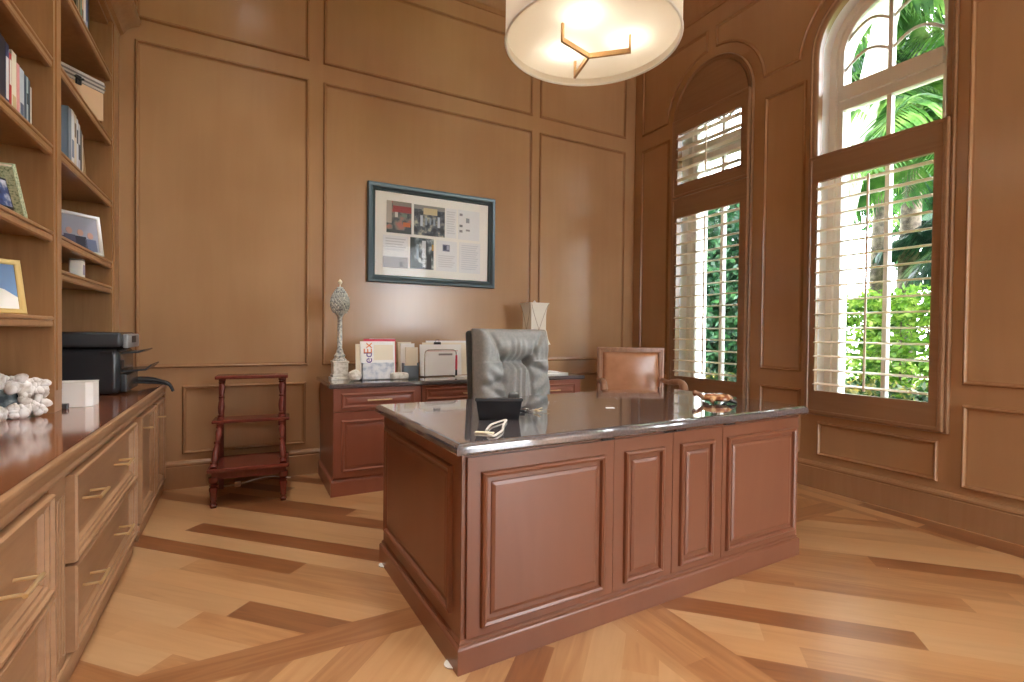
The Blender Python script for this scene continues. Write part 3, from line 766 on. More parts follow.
# ------------------------------------------------------------------ office chair
oc = thing('office_chair', 'grey leather executive office chair behind the granite desk', 'chair', (1.645,3.05,0), math.radians(7))
def cushion(W_, H_, fn, nu=56, nv=64, thick=.05):
    """puffed cushion in the x/z plane facing -y"""
    b = B(); g = {}
    for i in range(nu+1):
        for j in range(nv+1):
            u, v = -1+2*i/nu, j/nv
            ed = min((1-abs(u))/.16, v/.09, (1-v)/.08, 1); e = math.sqrt(max(0, 1-(1-max(ed,0))**2))
            w = 1-.05*(1-v)*0
            g[i,j] = b.bm.verts.new((u*W_/2*(1+.045*(1-v)), -(thick*e+fn(u,v)*min(1,e*1.2)), v*H_))
    for i in range(nu):
        for j in range(nv): b._f([g[i,j], g[i+1,j], g[i+1,j+1], g[i,j+1]])
    rim = [g[i,0] for i in range(nu+1)]+[g[nu,j] for j in range(1,nv+1)]+[g[i,nv] for i in range(nu-1,-1,-1)]+[g[0,j] for j in range(nv-1,0,-1)]
    b._f([b.bm.verts.new((v.co.x*.97, .035, v.co.z)) for v in rim][::-1]) if False else None
    back = [b.bm.verts.new((v.co.x, .03, v.co.z)) for v in rim]
    for k in range(len(rim)): b._f([rim[k], rim[(k+1)%len(rim)], back[(k+1)%len(rim)], back[k]])
    b._f(back)
    return b
def seg_d(u, v, a, c):
    ax, ay, bx, by = *a, *c; t = max(0, min(1, ((u-ax)*(bx-ax)+(v-ay)*(by-ay))/((bx-ax)**2+(by-ay)**2)))
    return math.hypot(u-ax-t*(bx-ax), v-ay-t*(by-ay)), t
def back_fn(u, v):
    vv = v*1.05; R_ = .36; T, Bm = .68, .18
    S_ = [((-R_,T),(R_,T)),((-R_,Bm),(R_,Bm)),((-R_,Bm),(-R_,T)),((R_,Bm),(R_,T)),((-R_,T),(-.78,1.0)),((R_,T),(.78,1.0)),((-R_,Bm+.3),(-1.05,.42)),((R_,T-.03),(1.05,.5)),((-R_,Bm),(-1.05,.06)),((R_,Bm),(1.05,.06))]
    h = .040
    for k, (a, c) in enumerate(S_):
        d, t = seg_d(u, vv, a, c)
        w = .055 if k < 2 else .045
        dep = (.07 if k < 2 else .026 if k < 4 else .04)
        if k >= 4: dep *= (1-.65*t)
        h -= dep*math.exp(-(d/w)**2)
    inside = abs(u) < R_ and Bm < vv < T
    if inside:
        q = max(0, math.cos(u/R_*PI/2))
        h += .011*math.sin(u*34+2.2*math.sin(vv*5)+.6*math.sin(u*11))*min(1, (vv-Bm)/.06, (T-vv)/.05)*1.0+.010*q
    elif vv >= T:
        fade = max(0, 1-abs(vv-T-.10)/.16)
        h += .009*math.sin(u*30+vv*6*u+1.3*math.sin(u*9))*fade*(1 if abs(u) < .6 else .3)+.016*math.exp(-((vv-.86)/.1)**2)
    else:
        d, t = seg_d(u, vv, (R_ if u > 0 else -R_, (T if u > 0 else .30)), (1.1*(1 if u > 0 else -1), .30))
        h += .014*math.sin(min(1,(abs(u)-R_)/(1-R_))*PI)
        h += .012*math.sin((vv*40-abs(u)*14))*math.exp(-((abs(u)-.62)/.26)**2)*math.exp(-((vv-.42)/.20)**2)
    h += .0035*noise.noise(Vector((u*6, vv*9, 3)))
    return h
bk = cushion(.57, .655, back_fn, 84, 96, .055).done('backrest', M_LEATHER, oc, 'all'); bk.location = (0,0,.525); bk.rotation_euler = (math.radians(-5),0,0)
b = B(); b.box(-.294,.294,0,.05,-.02,.642,.022,3); s_ = b.done('back_shell', M_LEATHD, oc, True); s_.location = (0,.062,.525); s_.rotation_euler = (math.radians(-5),0,0)
b = B(); b.box(-.285,.285,-.46,.06,0,.13,.045,4); b.done('seat', M_LEATHER, oc, True).location = (0,0,.42)
for sx in (-.31,.31):
    b = B(); b.box(sx-.035,sx+.035,-.33,.0,.665,.70,.014,3); a_ = b.done('armrest', M_LEATHER, oc, True)
    B().tube(ring_pts([(sx,-.25,.67),(sx,-.27,.56),(sx*.93,-.2,.46),(sx*.8,-.1,.43)],5), .018, 10).done('arm_support', M_BLACK, oc, True)
B().lathe([(.028,.09),(.028,.30),(.02,.30),(.02,.40),(.07,.41),(.07,.425)], (0,-.2,0), 16).done('gas_lift', M_BLACK, oc, True)
for k in range(5):
    a = 2*PI*k/5+.3; e = Vector((math.cos(a), math.sin(a), 0)); c = Vector((0,-.2,0))
    l_ = B().tube([c+e*.02+Vector((0,0,.11)), c+e*.18+Vector((0,0,.10)), c+e*.31+Vector((0,0,.075))], [.028,.022,.016], 10).done('base_spoke', M_BLACK, oc, True)
    B().lathe([(.0,-.012),(.026,-.012),(.028,0),(.026,.012),(.0,.012)], (0,0,0), 18).done('caster', M_BLACKP, l_, True).matrix_local = Matrix.Translation(c+e*.31+Vector((0,0,.0285))) @ Matrix.Rotation(a,4,'Z') @ Matrix.Rotation(PI/2,4,'X')

# ------------------------------------------------------------------ leather armchair in the corner
ac = thing('leather_armchair', 'tan leather armchair with carved wooden frame in the far corner', 'armchair', (3.24,3.66,-.0), math.radians(-27))
# local: faces -y, back plane at y=0
b = B(); mA = lambda u, v, h: (u, -h+.02, v)
b.sweep(rect(-.315,.315,.54,1.025), [(0,-.02),(0,.024),(.006,.032),(.018,.034),(.028,.026),(.036,.028),(.046,.022),(.046,0)], mA)
b.done('back_frame', M_CHAIRW, ac, True)
def pad(u, v):
    return 0
b = cushion(.535, .40, lambda u, v: .02*math.cos(u*PI/2)*math.sin(PI*v), 24, 20, .03); p_ = b.done('back_pad', M_TAN, ac, 'all'); p_.location = (0,.012,.582)
b = cushion(.60, .56, lambda u, v: .03*math.cos(u*PI/2)*math.sin(PI*v), 20, 20, .05); p_ = b.done('seat_cushion', M_TAN, ac, 'all'); p_.rotation_euler = (math.radians(90),0,0); p_.rotation_euler = (-PI/2,0,0); p_.location = (0,-.58,.445)
B().box(-.31,.31,-.59,.0,.36,.42,.008).done('seat_rail', M_CHAIRW, ac)
for sx in (-1,1):
    x = sx*.30
    b = B(); b.tube(ring_pts([(x,.02,.72),(x*1.03,-.12,.712),(x*1.08,-.26,.725),(x*1.12,-.36,.735),(x*1.15,-.43,.715),(x*1.15,-.465,.675),(x*1.13,-.45,.645)],5), [.022]*8+[.028]*10+[.032]*8+[.024]*5, 12)
    b.tube(ring_pts([(x*1.13,-.42,.70),(x*1.1,-.40,.62),(x*1.03,-.36,.52),(x,-.38,.42)],5), [.022]*6+[.018]*5+[.022]*5, 10)
    b.done('armrest', M_CHAIRW, ac, True)
    b = B(); b.tube(ring_pts([(x*.96,.015,.57),(x*.96,.02,.36),(x*.97,.05,.15),(x,.10,0)],5), [.026]*6+[.022]*6+[.018]*4, 10); b.done('leg', M_CHAIRW, ac, True)
    b = B(); b.tube(ring_pts([(x*.95,-.555,.39),(x*.98,-.575,.30),(x*.95,-.555,.14),(x*.97,-.58,.0)],5), [.034]*5+[.028]*5+[.02]*6, 12); b.done('leg', M_CHAIRW, ac, True)

# ------------------------------------------------------------------ pendant lamp
pl = thing('pendant_lamp', 'round white drum pendant lamp hanging from the ceiling above desk', 'pendant lamp', (1.583,2.12,2.65))
R_ = .445; Hd = .36
b = B(); rings = []
for r, z in ((R_,0),(R_,Hd),(R_-.006,Hd),(R_-.006,0)):
    rings.append([b.bm.verts.new((r*math.cos(2*PI*k/96), r*math.sin(2*PI*k/96), z)) for k in range(96)])
for i in range(4):
    A_, C_ = rings[i], rings[(i+1)%4]
    for k in range(96): b._f([A_[k], A_[(k+1)%96], C_[(k+1)%96], C_[k]])
b.done('drum_shade', M_DRUM, pl, 'x')
b = B()
for z in (0.0, Hd):
    b.tube([((R_-.002)*math.cos(2*PI*k/96), (R_-.002)*math.sin(2*PI*k/96), z) for k in range(96)], .007, 8, closed=True)
b.done('rim_trim', M_WHITE, pl, True)
B().lathe([(0,.035),(R_-.008,.035),(R_-.008,.038),(0,.038)], n=64).done('diffuser', M_DIFF, pl)
b = B()
for a in (195, 317, 75):
    a = math.radians(a); Mx = Matrix.Translation((.012,.04,0)) @ Matrix.Rotation(a,4,'Z')
    b.box(-.006,.215,-.006,.006,-.058,-.034,M=Mx); b.box(.203,.215,-.006,.006,-.058,.035,M=Mx)
b.done('y_bracket', M_CHAMP, pl)
b = B(); b.tube([(0,0,Hd*.4),(0,0,ZC-2.65)], .012, 12); b.lathe([(.08,ZC-2.65-.025),(.075,ZC-2.65-.005),(.07,ZC-2.65)], n=24)
for k in range(3):
    a = 2*PI*k/3; b.tube([(0,0,Hd-.03),((R_-.004)*math.cos(a),(R_-.004)*math.sin(a),Hd-.03)], .004, 8)
b.done('stem', M_CHAMP, pl, True)
for k in range(3):
    a = 2*PI*k/3+math.radians(100)
    q = B(); bmesh.ops.create_uvsphere(q.bm, u_segments=16, v_segments=10, radius=.034); q.done('bulb', emis('bulb_glow', (1,.95,.87,1), 24), pl, 'all').location = (.19*math.cos(a), .19*math.sin(a), .105)

# ------------------------------------------------------------------ built-in cabinets and bookcase on the left
YU = [.78, 1.93, 2.98]
XF = -.515
mcab = lambda u, v, h: (XF+h, u, v)
M_FL = M_BASEC
def drawer_front(parent, y0, y1, z0, z1, nm='drawer', pulls=(), loc=(0,0,0), knob=None):
    ox, oy, oz = loc
    b = B()
    prof = [(0,0),(0,.034),(.004,.041),(.011,.041),(.015,.032),(.028,.032),(.033,.025),(.040,.025),(.046,.012),(.056,.009)]
    if y1-y0 < .6: prof = [(0,0),(0,.03),(.004,.036),(.010,.036),(.014,.028),(.034,.028),(.040,.020),(.046,.018),(.052,.006),(.06,.004)]
    b.sweep(rect(y0-oy,y1-oy,z0-oz,z1-oz), prof, lambda u,v,h:(XF-ox+h,u,v), cap=True)
    d = b.done(nm, M_FL, parent)
    for yc, zc in pulls:
        bar_pull(d, (XF-ox+.008, yc-.05-oy, zc-oz), (XF-ox+.008, yc+.05-oy, zc-oz), (.055,0,0), M_BRASS, .006)
    if knob:
        yc, zc = knob; B().tube([(XF-ox+.028, yc-oy, zc-oz),(XF-ox+.075, yc-oy, zc-oz)], [.005,.0055], 8).done('handle', M_BRASS, d, True)
    return d
def carcass(parent, y0, y1, loc, ys=None):
    """ys: end of the full-height box; beyond it only a stile above an open toe recess"""
    ox, oy, oz = loc; ye = ys or y1
    b = B(); b.box(XL+.01-ox, XF-ox, y0-oy, ye-oy, .0, .735)
    if ys: b.box(XL+.01-ox, XF-ox, ye-oy, y1-oy, .075, .735)
    b.done('carcass', M_FL, parent)
    b = B(); b.box(XF-ox-.01, XF-ox+.018, y0-oy, ye-oy, 0, .05); b.box(XF-ox-.01, XF-ox+.026, y0-oy, ye-oy, .05, .085, .006)
    return b.done('base_moulding', M_FL, parent)
def pilaster(parent, y0, y1, loc):
    ox, oy, oz = loc; b = B(); b.box(XF-ox-.004, XF-ox+.004, y0-oy, y1-oy, .085, .70)
    n = 5; w_ = (y1-y0-.02)/n
    for k in range(n+1): b.box(XF-ox+.003, XF-ox+.018, y0-oy+.004+w_*k, y0-oy+.016+w_*k, .085, .64, .003)
    b.box(XF-ox+.003, XF-ox+.018, y0-oy, y1-oy, .62, .70, .002); b.box(XF-ox+.003, XF-ox+.018, y0-oy, y1-oy, .085, .115, .002)
    return b.done('fluted_pilaster', M_FL, parent)
G4 = 'built-in cabinets below the bookcase'
l0 = (-.8,1.40,0); ca = thing('base_cabinet', 'light wood drawer cabinet nearest the camera below the bookcase', 'cabinet', l0, 0, G4)
carcass(ca, .80, 1.90, l0)
drawer_front(ca, .82, 1.893, .385, .672, pulls=((1.10,.515),(1.64,.515)), loc=l0); drawer_front(ca, .82, 1.893, .092, .375, pulls=((1.10,.22),(1.64,.22)), loc=l0)
l1 = (-.8,2.70,0); cb = thing('base_cabinet', 'light wood two-drawer cabinet with four brass pulls left of the desk', 'cabinet', l1, 0, G4)
carcass(cb, 1.905, 3.325, l1, 3.185)
pilaster(cb, 1.915, 2.075, l1)
drawer_front(cb, 2.105, 3.17, .385, .672, pulls=((2.36,.54),(2.86,.54)), loc=l1); drawer_front(cb, 2.105, 3.17, .092, .375, pulls=((2.36,.225),(2.86,.225)), loc=l1)
l2 = (-.8,3.81,0); cc = thing('base_cabinet', 'light wood two-door cabinet in the corner below the printer', 'cabinet', l2, 0, G4)
carcass(cc, 3.33, 4.29, l2)
drawer_front(cc, 3.345, 3.86, .092, .672, 'door', loc=l2, knob=(3.42,.60)); drawer_front(cc, 3.90, 4.27, .092, .672, 'door', loc=l2, knob=(3.95,.58))
# counter
ct = thing('worktop', 'long dark lacquered wooden worktop over the left base cabinets', 'worktop', (-.8,2.55,.735))
B().box(XL+.8+.01, -.486+.8, .78-2.55, 4.29-2.55, 0.0, .03).done('top_board', M_TOPW, ct)
b = B(); prof = [(0,.03),(.008,.03),(.014,.026),(.016,.018),(.014,.010),(.008,.006),(.008,-.004),(.001,-.008),(-.001,-.026),(.004,-.030),(.006,-.036),(.004,-.042),(-.004,-.046),(-.012,-.062),(-.026,-.064)]
X_ = -.488+.8
a_ = [b.bm.verts.new((X_+h, .78-2.55, z)) for h, z in prof]; c_ = [b.bm.verts.new((X_+h, 4.29-2.55, z)) for h, z in prof]
for k in range(len(prof)-1): b._f([a_[k], a_[k+1], c_[k+1], c_[k]])
b.done('edge_moulding', M_FL, ct, True)

# bookcase bays
XB = -.75; BACK = XL+.012
SH = {'left': [2.76,2.362,1.973,1.585,1.202], 'right': [2.795,2.382,1.985,1.588,1.425]}
def bay(label, y0, y1, s0, s1, shelves, name='bookcase'):
    l = (-.92, (y0+y1)/2, .766); o = thing(name, label, 'bookcase', l, 0, 'built-in bookcase bays')
    f = lambda x, y, z: (x-l[0], y-l[1], z-l[2])
    def bx(nm, x0,x1,ya,yb_,z0,z1, bv=0):
        return B().box(x0-l[0],x1-l[0],ya-l[1],yb_-l[1],z0-l[2],z1-l[2],bv).done(nm, M_CASE, o)
    bx('back_panel', BACK, BACK+.012, y0-s0/2, y1+s1/2, .766, 3.13)
    bx('side_panel', BACK+.012, XB-.02, y0-.02, y0, .766, 3.13); bx('side_panel', BACK+.012, XB-.02, y1, y1+.02, .766, 3.13)
    bx('top_board', BACK+.012, XB-.02, y0, y1, 3.11, 3.13)
    b = B()
    b.box(XB-.02-l[0], XB-l[0], y1-.004-l[1], y1+s1-l[1], 0, 3.13-l[2]); b.box(XB-l[0], XB+.006-l[0], y1+.02-l[1], y1+s1-.02-l[1], .10, 3.13-l[2])
    b.done('stile', M_CASE, o)
    for z in shelves:
        b = B(); b.box(BACK+.012-l[0], XB-.03-l[0], y0-l[1], y1-l[1], z-.028-l[2], z-l[2])
        prof = [(-.03,0),(-.006,0),(-.001,-.005),(-.001,-.014),(-.008,-.018),(-.004,-.024),(-.004,-.042),(-.009,-.048),(-.03,-.048)]
        A_ = [b.bm.verts.new((XB+h-l[0], y0-l[1], z+q-l[2])) for h, q in prof]; C_ = [b.bm.verts.new((XB+h-l[0], y1-l[1], z+q-l[2])) for h, q in prof]
        for k in range(len(prof)-1): b._f([A_[k], A_[k+1], C_[k+1], C_[k]])
        b._f(A_); b._f(C_)
        b.done('shelf', M_CASE, o)
    return o
bl = bay('left bookcase bay with leaning green book and gold photo frame', 1.93, 2.98, .10, .10, SH['left'])
br = bay('right bookcase bay above the black printer beside back wall', 3.08, 4.13, .10, .185, SH['right'])
l = (-.9,2.6,3.13); b = B(); prof = [(-.03,0),(.006,0),(.010,.02),(.03,.03),(.036,.05),(.07,.085),(.105,.10),(.118,.112),(.122,.135),(.122,.15),(-.34,.15),(-.34,0)]
A_ = [b.bm.verts.new((XB+h+.9, 0.78-2.6, z)) for h, z in prof]; C_ = [b.bm.verts.new((XB+h+.9, YW-.004-2.6, z)) for h, z in prof]
for k in range(len(prof)): b._f([A_[k], A_[(k+1)%len(prof)], C_[(k+1)%len(prof)], C_[k]])
b._f(A_); b._f(C_)
o_ = b.done('crown_moulding', M_CASE, None, True); o_.location = l; tag(o_, 'stepped wooden crown moulding along the top of the bookcase', 'crown moulding')

# books ---------------------------------------------------------------
BK = {}
def bmat(c, rough=.5):
    k = 'cover_%d_%d_%d' % c; return mat(k, srgb(*c), rough)
def book(label, y, z, t, h, d, c, lab=None, tilt=0, group=None, x=-.80, flat=False, name='book'):
    """upright book, spine towards +x; y = left edge"""
    o = thing(name, label, 'book', (x, y, z), 0, group)
    b = B(); b.box(-d,0,0,.003,0,h); b.box(-d,0,t-.003,t,0,h); b.box(-.003,.0015,0,t,0,h)
    b.done('cover', bmat(c), o)
    B().box(-d+.004,-.004,.003,t-.003,.004,h-.004).done('pages', M_CREAM, o)
    if lab:
        B().box(.0012,.0022,t*.15,t*.85,h*lab[1],h*lab[2]).done('spine_label', bmat(lab[0]), o)
    if tilt: o.rotation_euler = (math.radians(tilt),0,0)
    return o
g1 = 'books on the third shelf of the left bay'
z0 = 1.974; y = 2.555
row = [((38,44,60),.06,.27,None,'black book'),((46,60,100),.034,.265,((220,220,224),.2,.8),'navy book with pale label'),((196,60,58),.022,.24,((236,230,220),.5,.9),'thin red book'),
       ((238,232,214),.046,.262,((210,190,140),.1,.35),'cream book'),((226,160,160),.03,.235,None,'pink book'),((196,210,222),.046,.232,((90,110,140),.2,.4),'pale blue book'),
       ((60,84,110),.022,.225,None,'slate blue book'),((168,188,196),.02,.226,((60,70,80),.5,.7),'thin grey-blue book'),((40,66,84),.018,.222,None,'thin dark teal book'),((214,206,190),.016,.20,None,'thin beige book')]
prev = None
for i, (c, t, h_, lb_, nm) in enumerate(row):
    book('%s %s, shelf above green book' % (nm, 'standing first in the row' if prev is None else 'right of the '+prev), y, z0, t, h_, .19, c, lb_, group=g1)
    y += t+.002; prev = nm
g2 = 'books on the third shelf of the right bay'
y = 3.36; z0 = 1.986; prev = None
row = [((120,140,160),.05,.30,None,'grey-blue tome'),((232,234,238),.05,.305,((120,140,170),.2,.5),'thick white book'),((224,214,196),.035,.30,((110,90,70),.6,.85),'ivory book'),((216,222,230),.03,.29,((40,50,70),.55,.8),'white book with dark title'),
       ((200,206,216),.035,.275,((60,60,80),.3,.6),'pale grey book'),((66,72,80),.028,.255,None,'charcoal book'),((222,212,186),.022,.24,None,'narrow cream book')]
for c, t, h_, lb_, nm in row:
    book('%s %s, shelf above family photo' % (nm, 'at the hidden left end' if prev is None else 'right of the '+prev), y, z0, t, h_, .20, c, lb_, group=g2, x=-.79)
    y += t+.003; prev = nm
book('thin beige book leaning at the right end of right bay books', y+.078, z0, .012, .22, .17, (206,178,140), None, 18, g2, x=-.80)
book('second thin brown book leaning at far right of right bay books', y+.112, z0, .012, .20, .17, (180,146,104), None, 22, g2, x=-.80)
g3 = 'books on the top shelf of the right bay'
y = 3.50; z0 = 2.796; prev = None
for c, t, h_, lb_, nm in [((90,90,70),.04,.26,None,'olive book'),((216,206,180),.045,.25,((120,100,60),.3,.6),'parchment book'),((80,140,130),.02,.26,None,'thin green book'),((222,190,160),.03,.25,((90,70,60),.2,.5),'peach book'),((240,240,240),.045,.27,((150,160,190),.1,.3),'broad white book'),((90,110,170),.035,.265,((190,200,230),.1,.4),'blue book'),((52,56,50),.03,.28,None,'dark green book')]:
    book('%s %s, top shelf of right bay' % (nm, 'leftmost' if prev is None else 'right of the '+prev), y, z0, t, h_, .20, c, lb_, group=g3, x=-.79)
    y += t+.003; prev = nm
# top visible shelf of the left bay: books lying and standing
o = thing('book', 'white book lying flat on the highest visible left bay shelf', 'book', (-.79,2.86,2.363))
B().box(-.2,0,-.17,.10,0,.004).done('cover', bmat((244,240,232)), o); B().box(-.197,-.003,-.168,.098,.004,.030).done('pages', M_PAPER, o); B().box(-.2,0,-.17,.10,.030,.034).done('cover', bmat((244,240,232)), o)
book('brown book upright beside the flat white book on left bay shelf', 2.60, 2.363, .03, .22, .18, (120,84,64), None, x=-.80)
book('dark grey book upright left of brown book above flat white book', 2.55, 2.363, .04, .23, .18, (70,72,80), None, x=-.80)
# leaning green book with dark picture behind
gb = book('pale green speckled book leaning on the fourth left bay shelf', 2.775, 1.586, .036, .225, .19, (178,196,160), None, 41, x=-.79)
gb.children[0].data.materials[0] = speckle('green_speckled_cover', [srgb(110,140,104), srgb(196,210,178), srgb(216,224,196)], 110, .5)
gb.rotation_euler = (math.radians(36),0,0); gb.location.z = 1.588
o = thing('small_picture', 'small dark blue picture propped under the leaning green book', 'picture', (-.775,2.50,1.586), math.radians(55))
B().box(-.05,.05,-.006,.006,0,.12,.002).done('frame', M_DKGREY, o); B().box(-.042,.042,-.0075,-.006,.01,.11).done('photograph', speckle('photo_night', [srgb(24,34,66), srgb(60,80,130), srgb(210,214,226)], 24, .35), o); o.rotation_euler = (math.radians(-14),0,math.radians(70))

# photo frames ----------------------------------------------------------
def photo_frame(label, loc, rz, w, h, lean, mf_, mp_, bw=.022, mat_board=None):
    o = thing('photo_frame', label, 'photo frame', loc); o.rotation_euler = (math.radians(-lean),0,rz)
    mm = lambda u, v, h_: (u, -h_, v)
    B().sweep(rect(-w/2,w/2,0,h), [(0,-.006),(0,.008),(.004,.012),(bw*.6,.010),(bw,.004),(bw,.0)], mm).done('moulding', mf_, o, True)
    B().box(-w/2+.004,w/2-.004,.0,.006,.004,h-.004).done('backing', M_DKGREY, o)
    B().box(-w/2+bw,w/2-bw,-.002,0,bw,h-bw).done('photograph', mp_, o)
    return o
M_GOLD = mat('gold_frame', srgb(214,184,120), .35, .5)
M_SKYPH = mat('photo_sky', srgb(120,156,206), .3)
f1 = photo_frame('gold-framed photograph of sky on lowest left bay shelf', (-.845,2.69,1.203), math.radians(50), .19, .225, 10, M_GOLD, M_SKYPH)
b = B(); b.sweep([(-.073,.022),(.073,.022),(.073,.07),(.03,.10),(-.02,.115),(-.073,.13)], [(0,.002),(.001,.0035)], lambda u,v,h:(u,-h,v), cap=True); b.done('snowy_shape', M_PAPER, f1)
B().box(-.012,.012,.01,.016,.0,.17).done('easel', mat('gold_dark', srgb(150,120,80), .5), f1).matrix_local = Matrix.Translation((0,.062,0)) @ Matrix.Rotation(math.radians(20),4,'X')
M_SILF = mat('silver_frame', srgb(222,220,218), .28, .5)
f2 = photo_frame('silver-framed family photograph on the fourth right bay shelf', (-.855,3.80,1.589), math.radians(48), .30, .245, 9, M_SILF, mat('photo_grey', srgb(168,172,190), .35), .02)
for k, (u, hh, c) in enumerate(((-.085,.13,(60,70,96)),(-.03,.15,(86,92,120)),(.03,.145,(52,56,72)),(.085,.13,(110,120,150)))):
    b = B(); b.prism([(u-.034,.022),(u+.034,.022),(u+.03,hh*.72),(u-.03,hh*.72)], .002, .003, lambda a_,v,h:(a_,-h,v)); b.done('figure', bmat(c), f2)
    B().prism([(u+.017*math.cos(2*PI*j/12), hh*.72+.022+.02*math.sin(2*PI*j/12)) for j in range(12)], .002, .0035, lambda a_,v,h:(a_,-h,v)).done('face', mat('photo_skin', srgb(206,164,150), .5), f2)
cp = thing('small_canister', 'small white printed canister on the low right bay shelf', 'canister', (-.81,3.60,1.426))
B().box(-.03,.03,-.028,.028,0,.098,.006,3).done('body', M_PAPER, cp, True); B().box(-.0285,.031,-.018,.018,.02,.075).done('label_print', mat('lilac_print', srgb(176,170,200), .5), cp); B().box(-.03,.03,-.028,.028,.098,.106,.003).done('lid', M_SILVER, cp)
bxo = thing('storage_case', 'pale storage case with grey banded lid and latch in right bay', 'case', (-.905,3.76,2.383), math.radians(-38))
B().box(-.09,.09,-.16,.16,0,.17,.006).done('body', mat('case_tan', srgb(206,172,138), .6), bxo)
b = B(); b.box(-.094,.094,-.164,.164,.17,.235,.006)
b.done('lid', mat('case_grey', srgb(186,180,176), .5), bxo)
b = B()
for k in range(2): b.box(.094,.098,-.164,.164,.185+.022*k,.194+.022*k)
b.done('band', mat('case_band', srgb(110,104,104), .5), bxo)
b = B(); b.box(.094,.104,-.01,.02,.15,.20,.003); b.tube([(.102,-.02,.19),(.108,.005,.175),(.102,.03,.19)], .006, 8); b.done('latch', M_BLACK, bxo, True)

# shell-framed picture on the worktop -------------------------------------
sh = thing('shell_frame', 'picture frame encrusted with white shells on left worktop', 'picture frame', (-.885,2.835,.766), math.radians(40)); sh.scale = (.84,.84,.92)
rnd = random.Random(5)
b = B(); b.box(-.15,.15,0,.05,0,.17,.01); b.done('backing', M_SHELL, sh)
B().sweep(rect(-.085,.085,.055,.14), [(0,.052),(.001,.052)], lambda u,v,h:(u,.048-h,v), cap=True).done('photograph', M_PHC, sh)
b = B()
for k in range(150):
    u = rnd.uniform(-.165,.165); v = rnd.uniform(.012,.19)
    if abs(u) < .075 and .055 < v < .135: continue
    if v > .16+.03*math.cos(u*9): continue
    r = rnd.uniform(.018,.03); q = bmesh.ops.create_icosphere(b.bm, subdivisions=2, radius=r)
    sx, sy, sz = rnd.uniform(.7,1.5), rnd.uniform(.6,1), rnd.uniform(.6,1.1); a = Matrix.Rotation(rnd.uniform(0,PI),3,'Y')
    for vv in q['verts']: vv.co = a @ Vector((vv.co.x*sx, vv.co.y*sy, vv.co.z*sz)) + Vector((u, rnd.uniform(-.02,-.015)-.02*(1-v/.2), max(v, r*.9)))
b.done('shells', M_SHELL, sh, 'all')
# white box with a small metal piece
wx = thing('white_box', 'white box with cut corner on the worktop beside the printer', 'box', (-.722,3.20,.766), math.radians(-2)); wx.scale = (.93,.93,1)
b = B(); b.prism([(-.078,-.06),(.050,-.06),(.076,-.03),(.076,.07),(-.078,.07)], 0, .118, lambda u,v,h:(u,v,h)); b.done('body', M_PAPER, wx)
b = B(); b.prism([(-.080,-.062),(.051,-.062),(.078,-.031),(.078,.072),(-.080,.072)], .118, .121, lambda u,v,h:(u,v,h)); b.done('lid', M_WHITE, wx)
o_ = B().box(-.022,.022,-.015,.015,0,.024,.004).done('metal_clip', M_DKGREY); o_.location = (-.755,3.11,.766); tag(o_, 'small dark metal clip in front of the white box', 'clip')

# printer ------------------------------------------------------------------
pr = thing('printer', 'black multifunction laser printer on the worktop in the corner', 'printer', (-.80,3.86,.766))
P = lambda x: x+.80
b = B(); b.box(P(-1.06), P(-.625), -.235, .20, .0, .27, .04, 5); b.done('body', M_BLACKP, pr, True)
b = B(); b.box(P(-1.06), P(-.618), -.235, .20, .274, .362, .02, 4); b.done('scanner_lid', M_DKGREY, pr, True)
B().box(P(-1.04), P(-.64), -.238, -.234, .262, .268).done('side_seam', M_BLACK, pr)
B().box(P(-.715), P(-.66), -.239, -.234, .235, .252).done('side_grip', M_BLACK, pr)
b = B(); b.box(P(-.622), P(-.596), -.18, .18, .27, .352, .008, 3); b.done('control_panel', M_SILVER, pr, True)
B().box(P(-.597), P(-.594), -.06, .06, .30, .34).done('screen', M_BLACK, pr)
for z, ln, dz in ((.235,.085,.02),(.125,.12,.04)):
    b = B(); b.prism([(P(-.635),z),(P(-.635)+ln,z+dz*.2),(P(-.635)+ln+.03,z+dz),(P(-.635)+ln+.026,z+dz+.006),(P(-.635)+ln-.004,z+dz*.2+.010),(P(-.635),z+.012)], -.15, .16, lambda u,v,h:(u,h,v)); b.done('paper_tray', M_DKGREY, pr)
b = B(); b.box(P(-.632), P(-.600), -.19, .17, .012, .115, .008, 3); b.done('paper_drawer', M_SILVER if False else M_DKGREY, pr, True)
b = B()
for k in range(4): b.box(P(-.627), P(-.622), -.20+.018*k, -.19+.018*k, .15, .20)
b.done('vent', M_BLACK, pr)
cbb = thing('cable_bundle', 'black cables draped over the worktop edge beside the printer', 'cable', (-.55,4.12,.766))
for k, (dy, dz) in enumerate(((0,.0),(.02,.012),(-.02,.024),(.035,.03))):
    B().tube(ring_pts([(-.10,-.1+dy,.012+dz),(-.06,-.05+dy,.03+dz),(0.0,.0+dy,.022+dz),(.05,.03+dy,.015+dz*.6),(.10,.05+dy*.6,.0+dz*.3),(.125,.06+dy*.5,-.045)],6), .008, 8).done('cable', M_BLACKP if k % 2 else M_DKGREY, cbb, True)

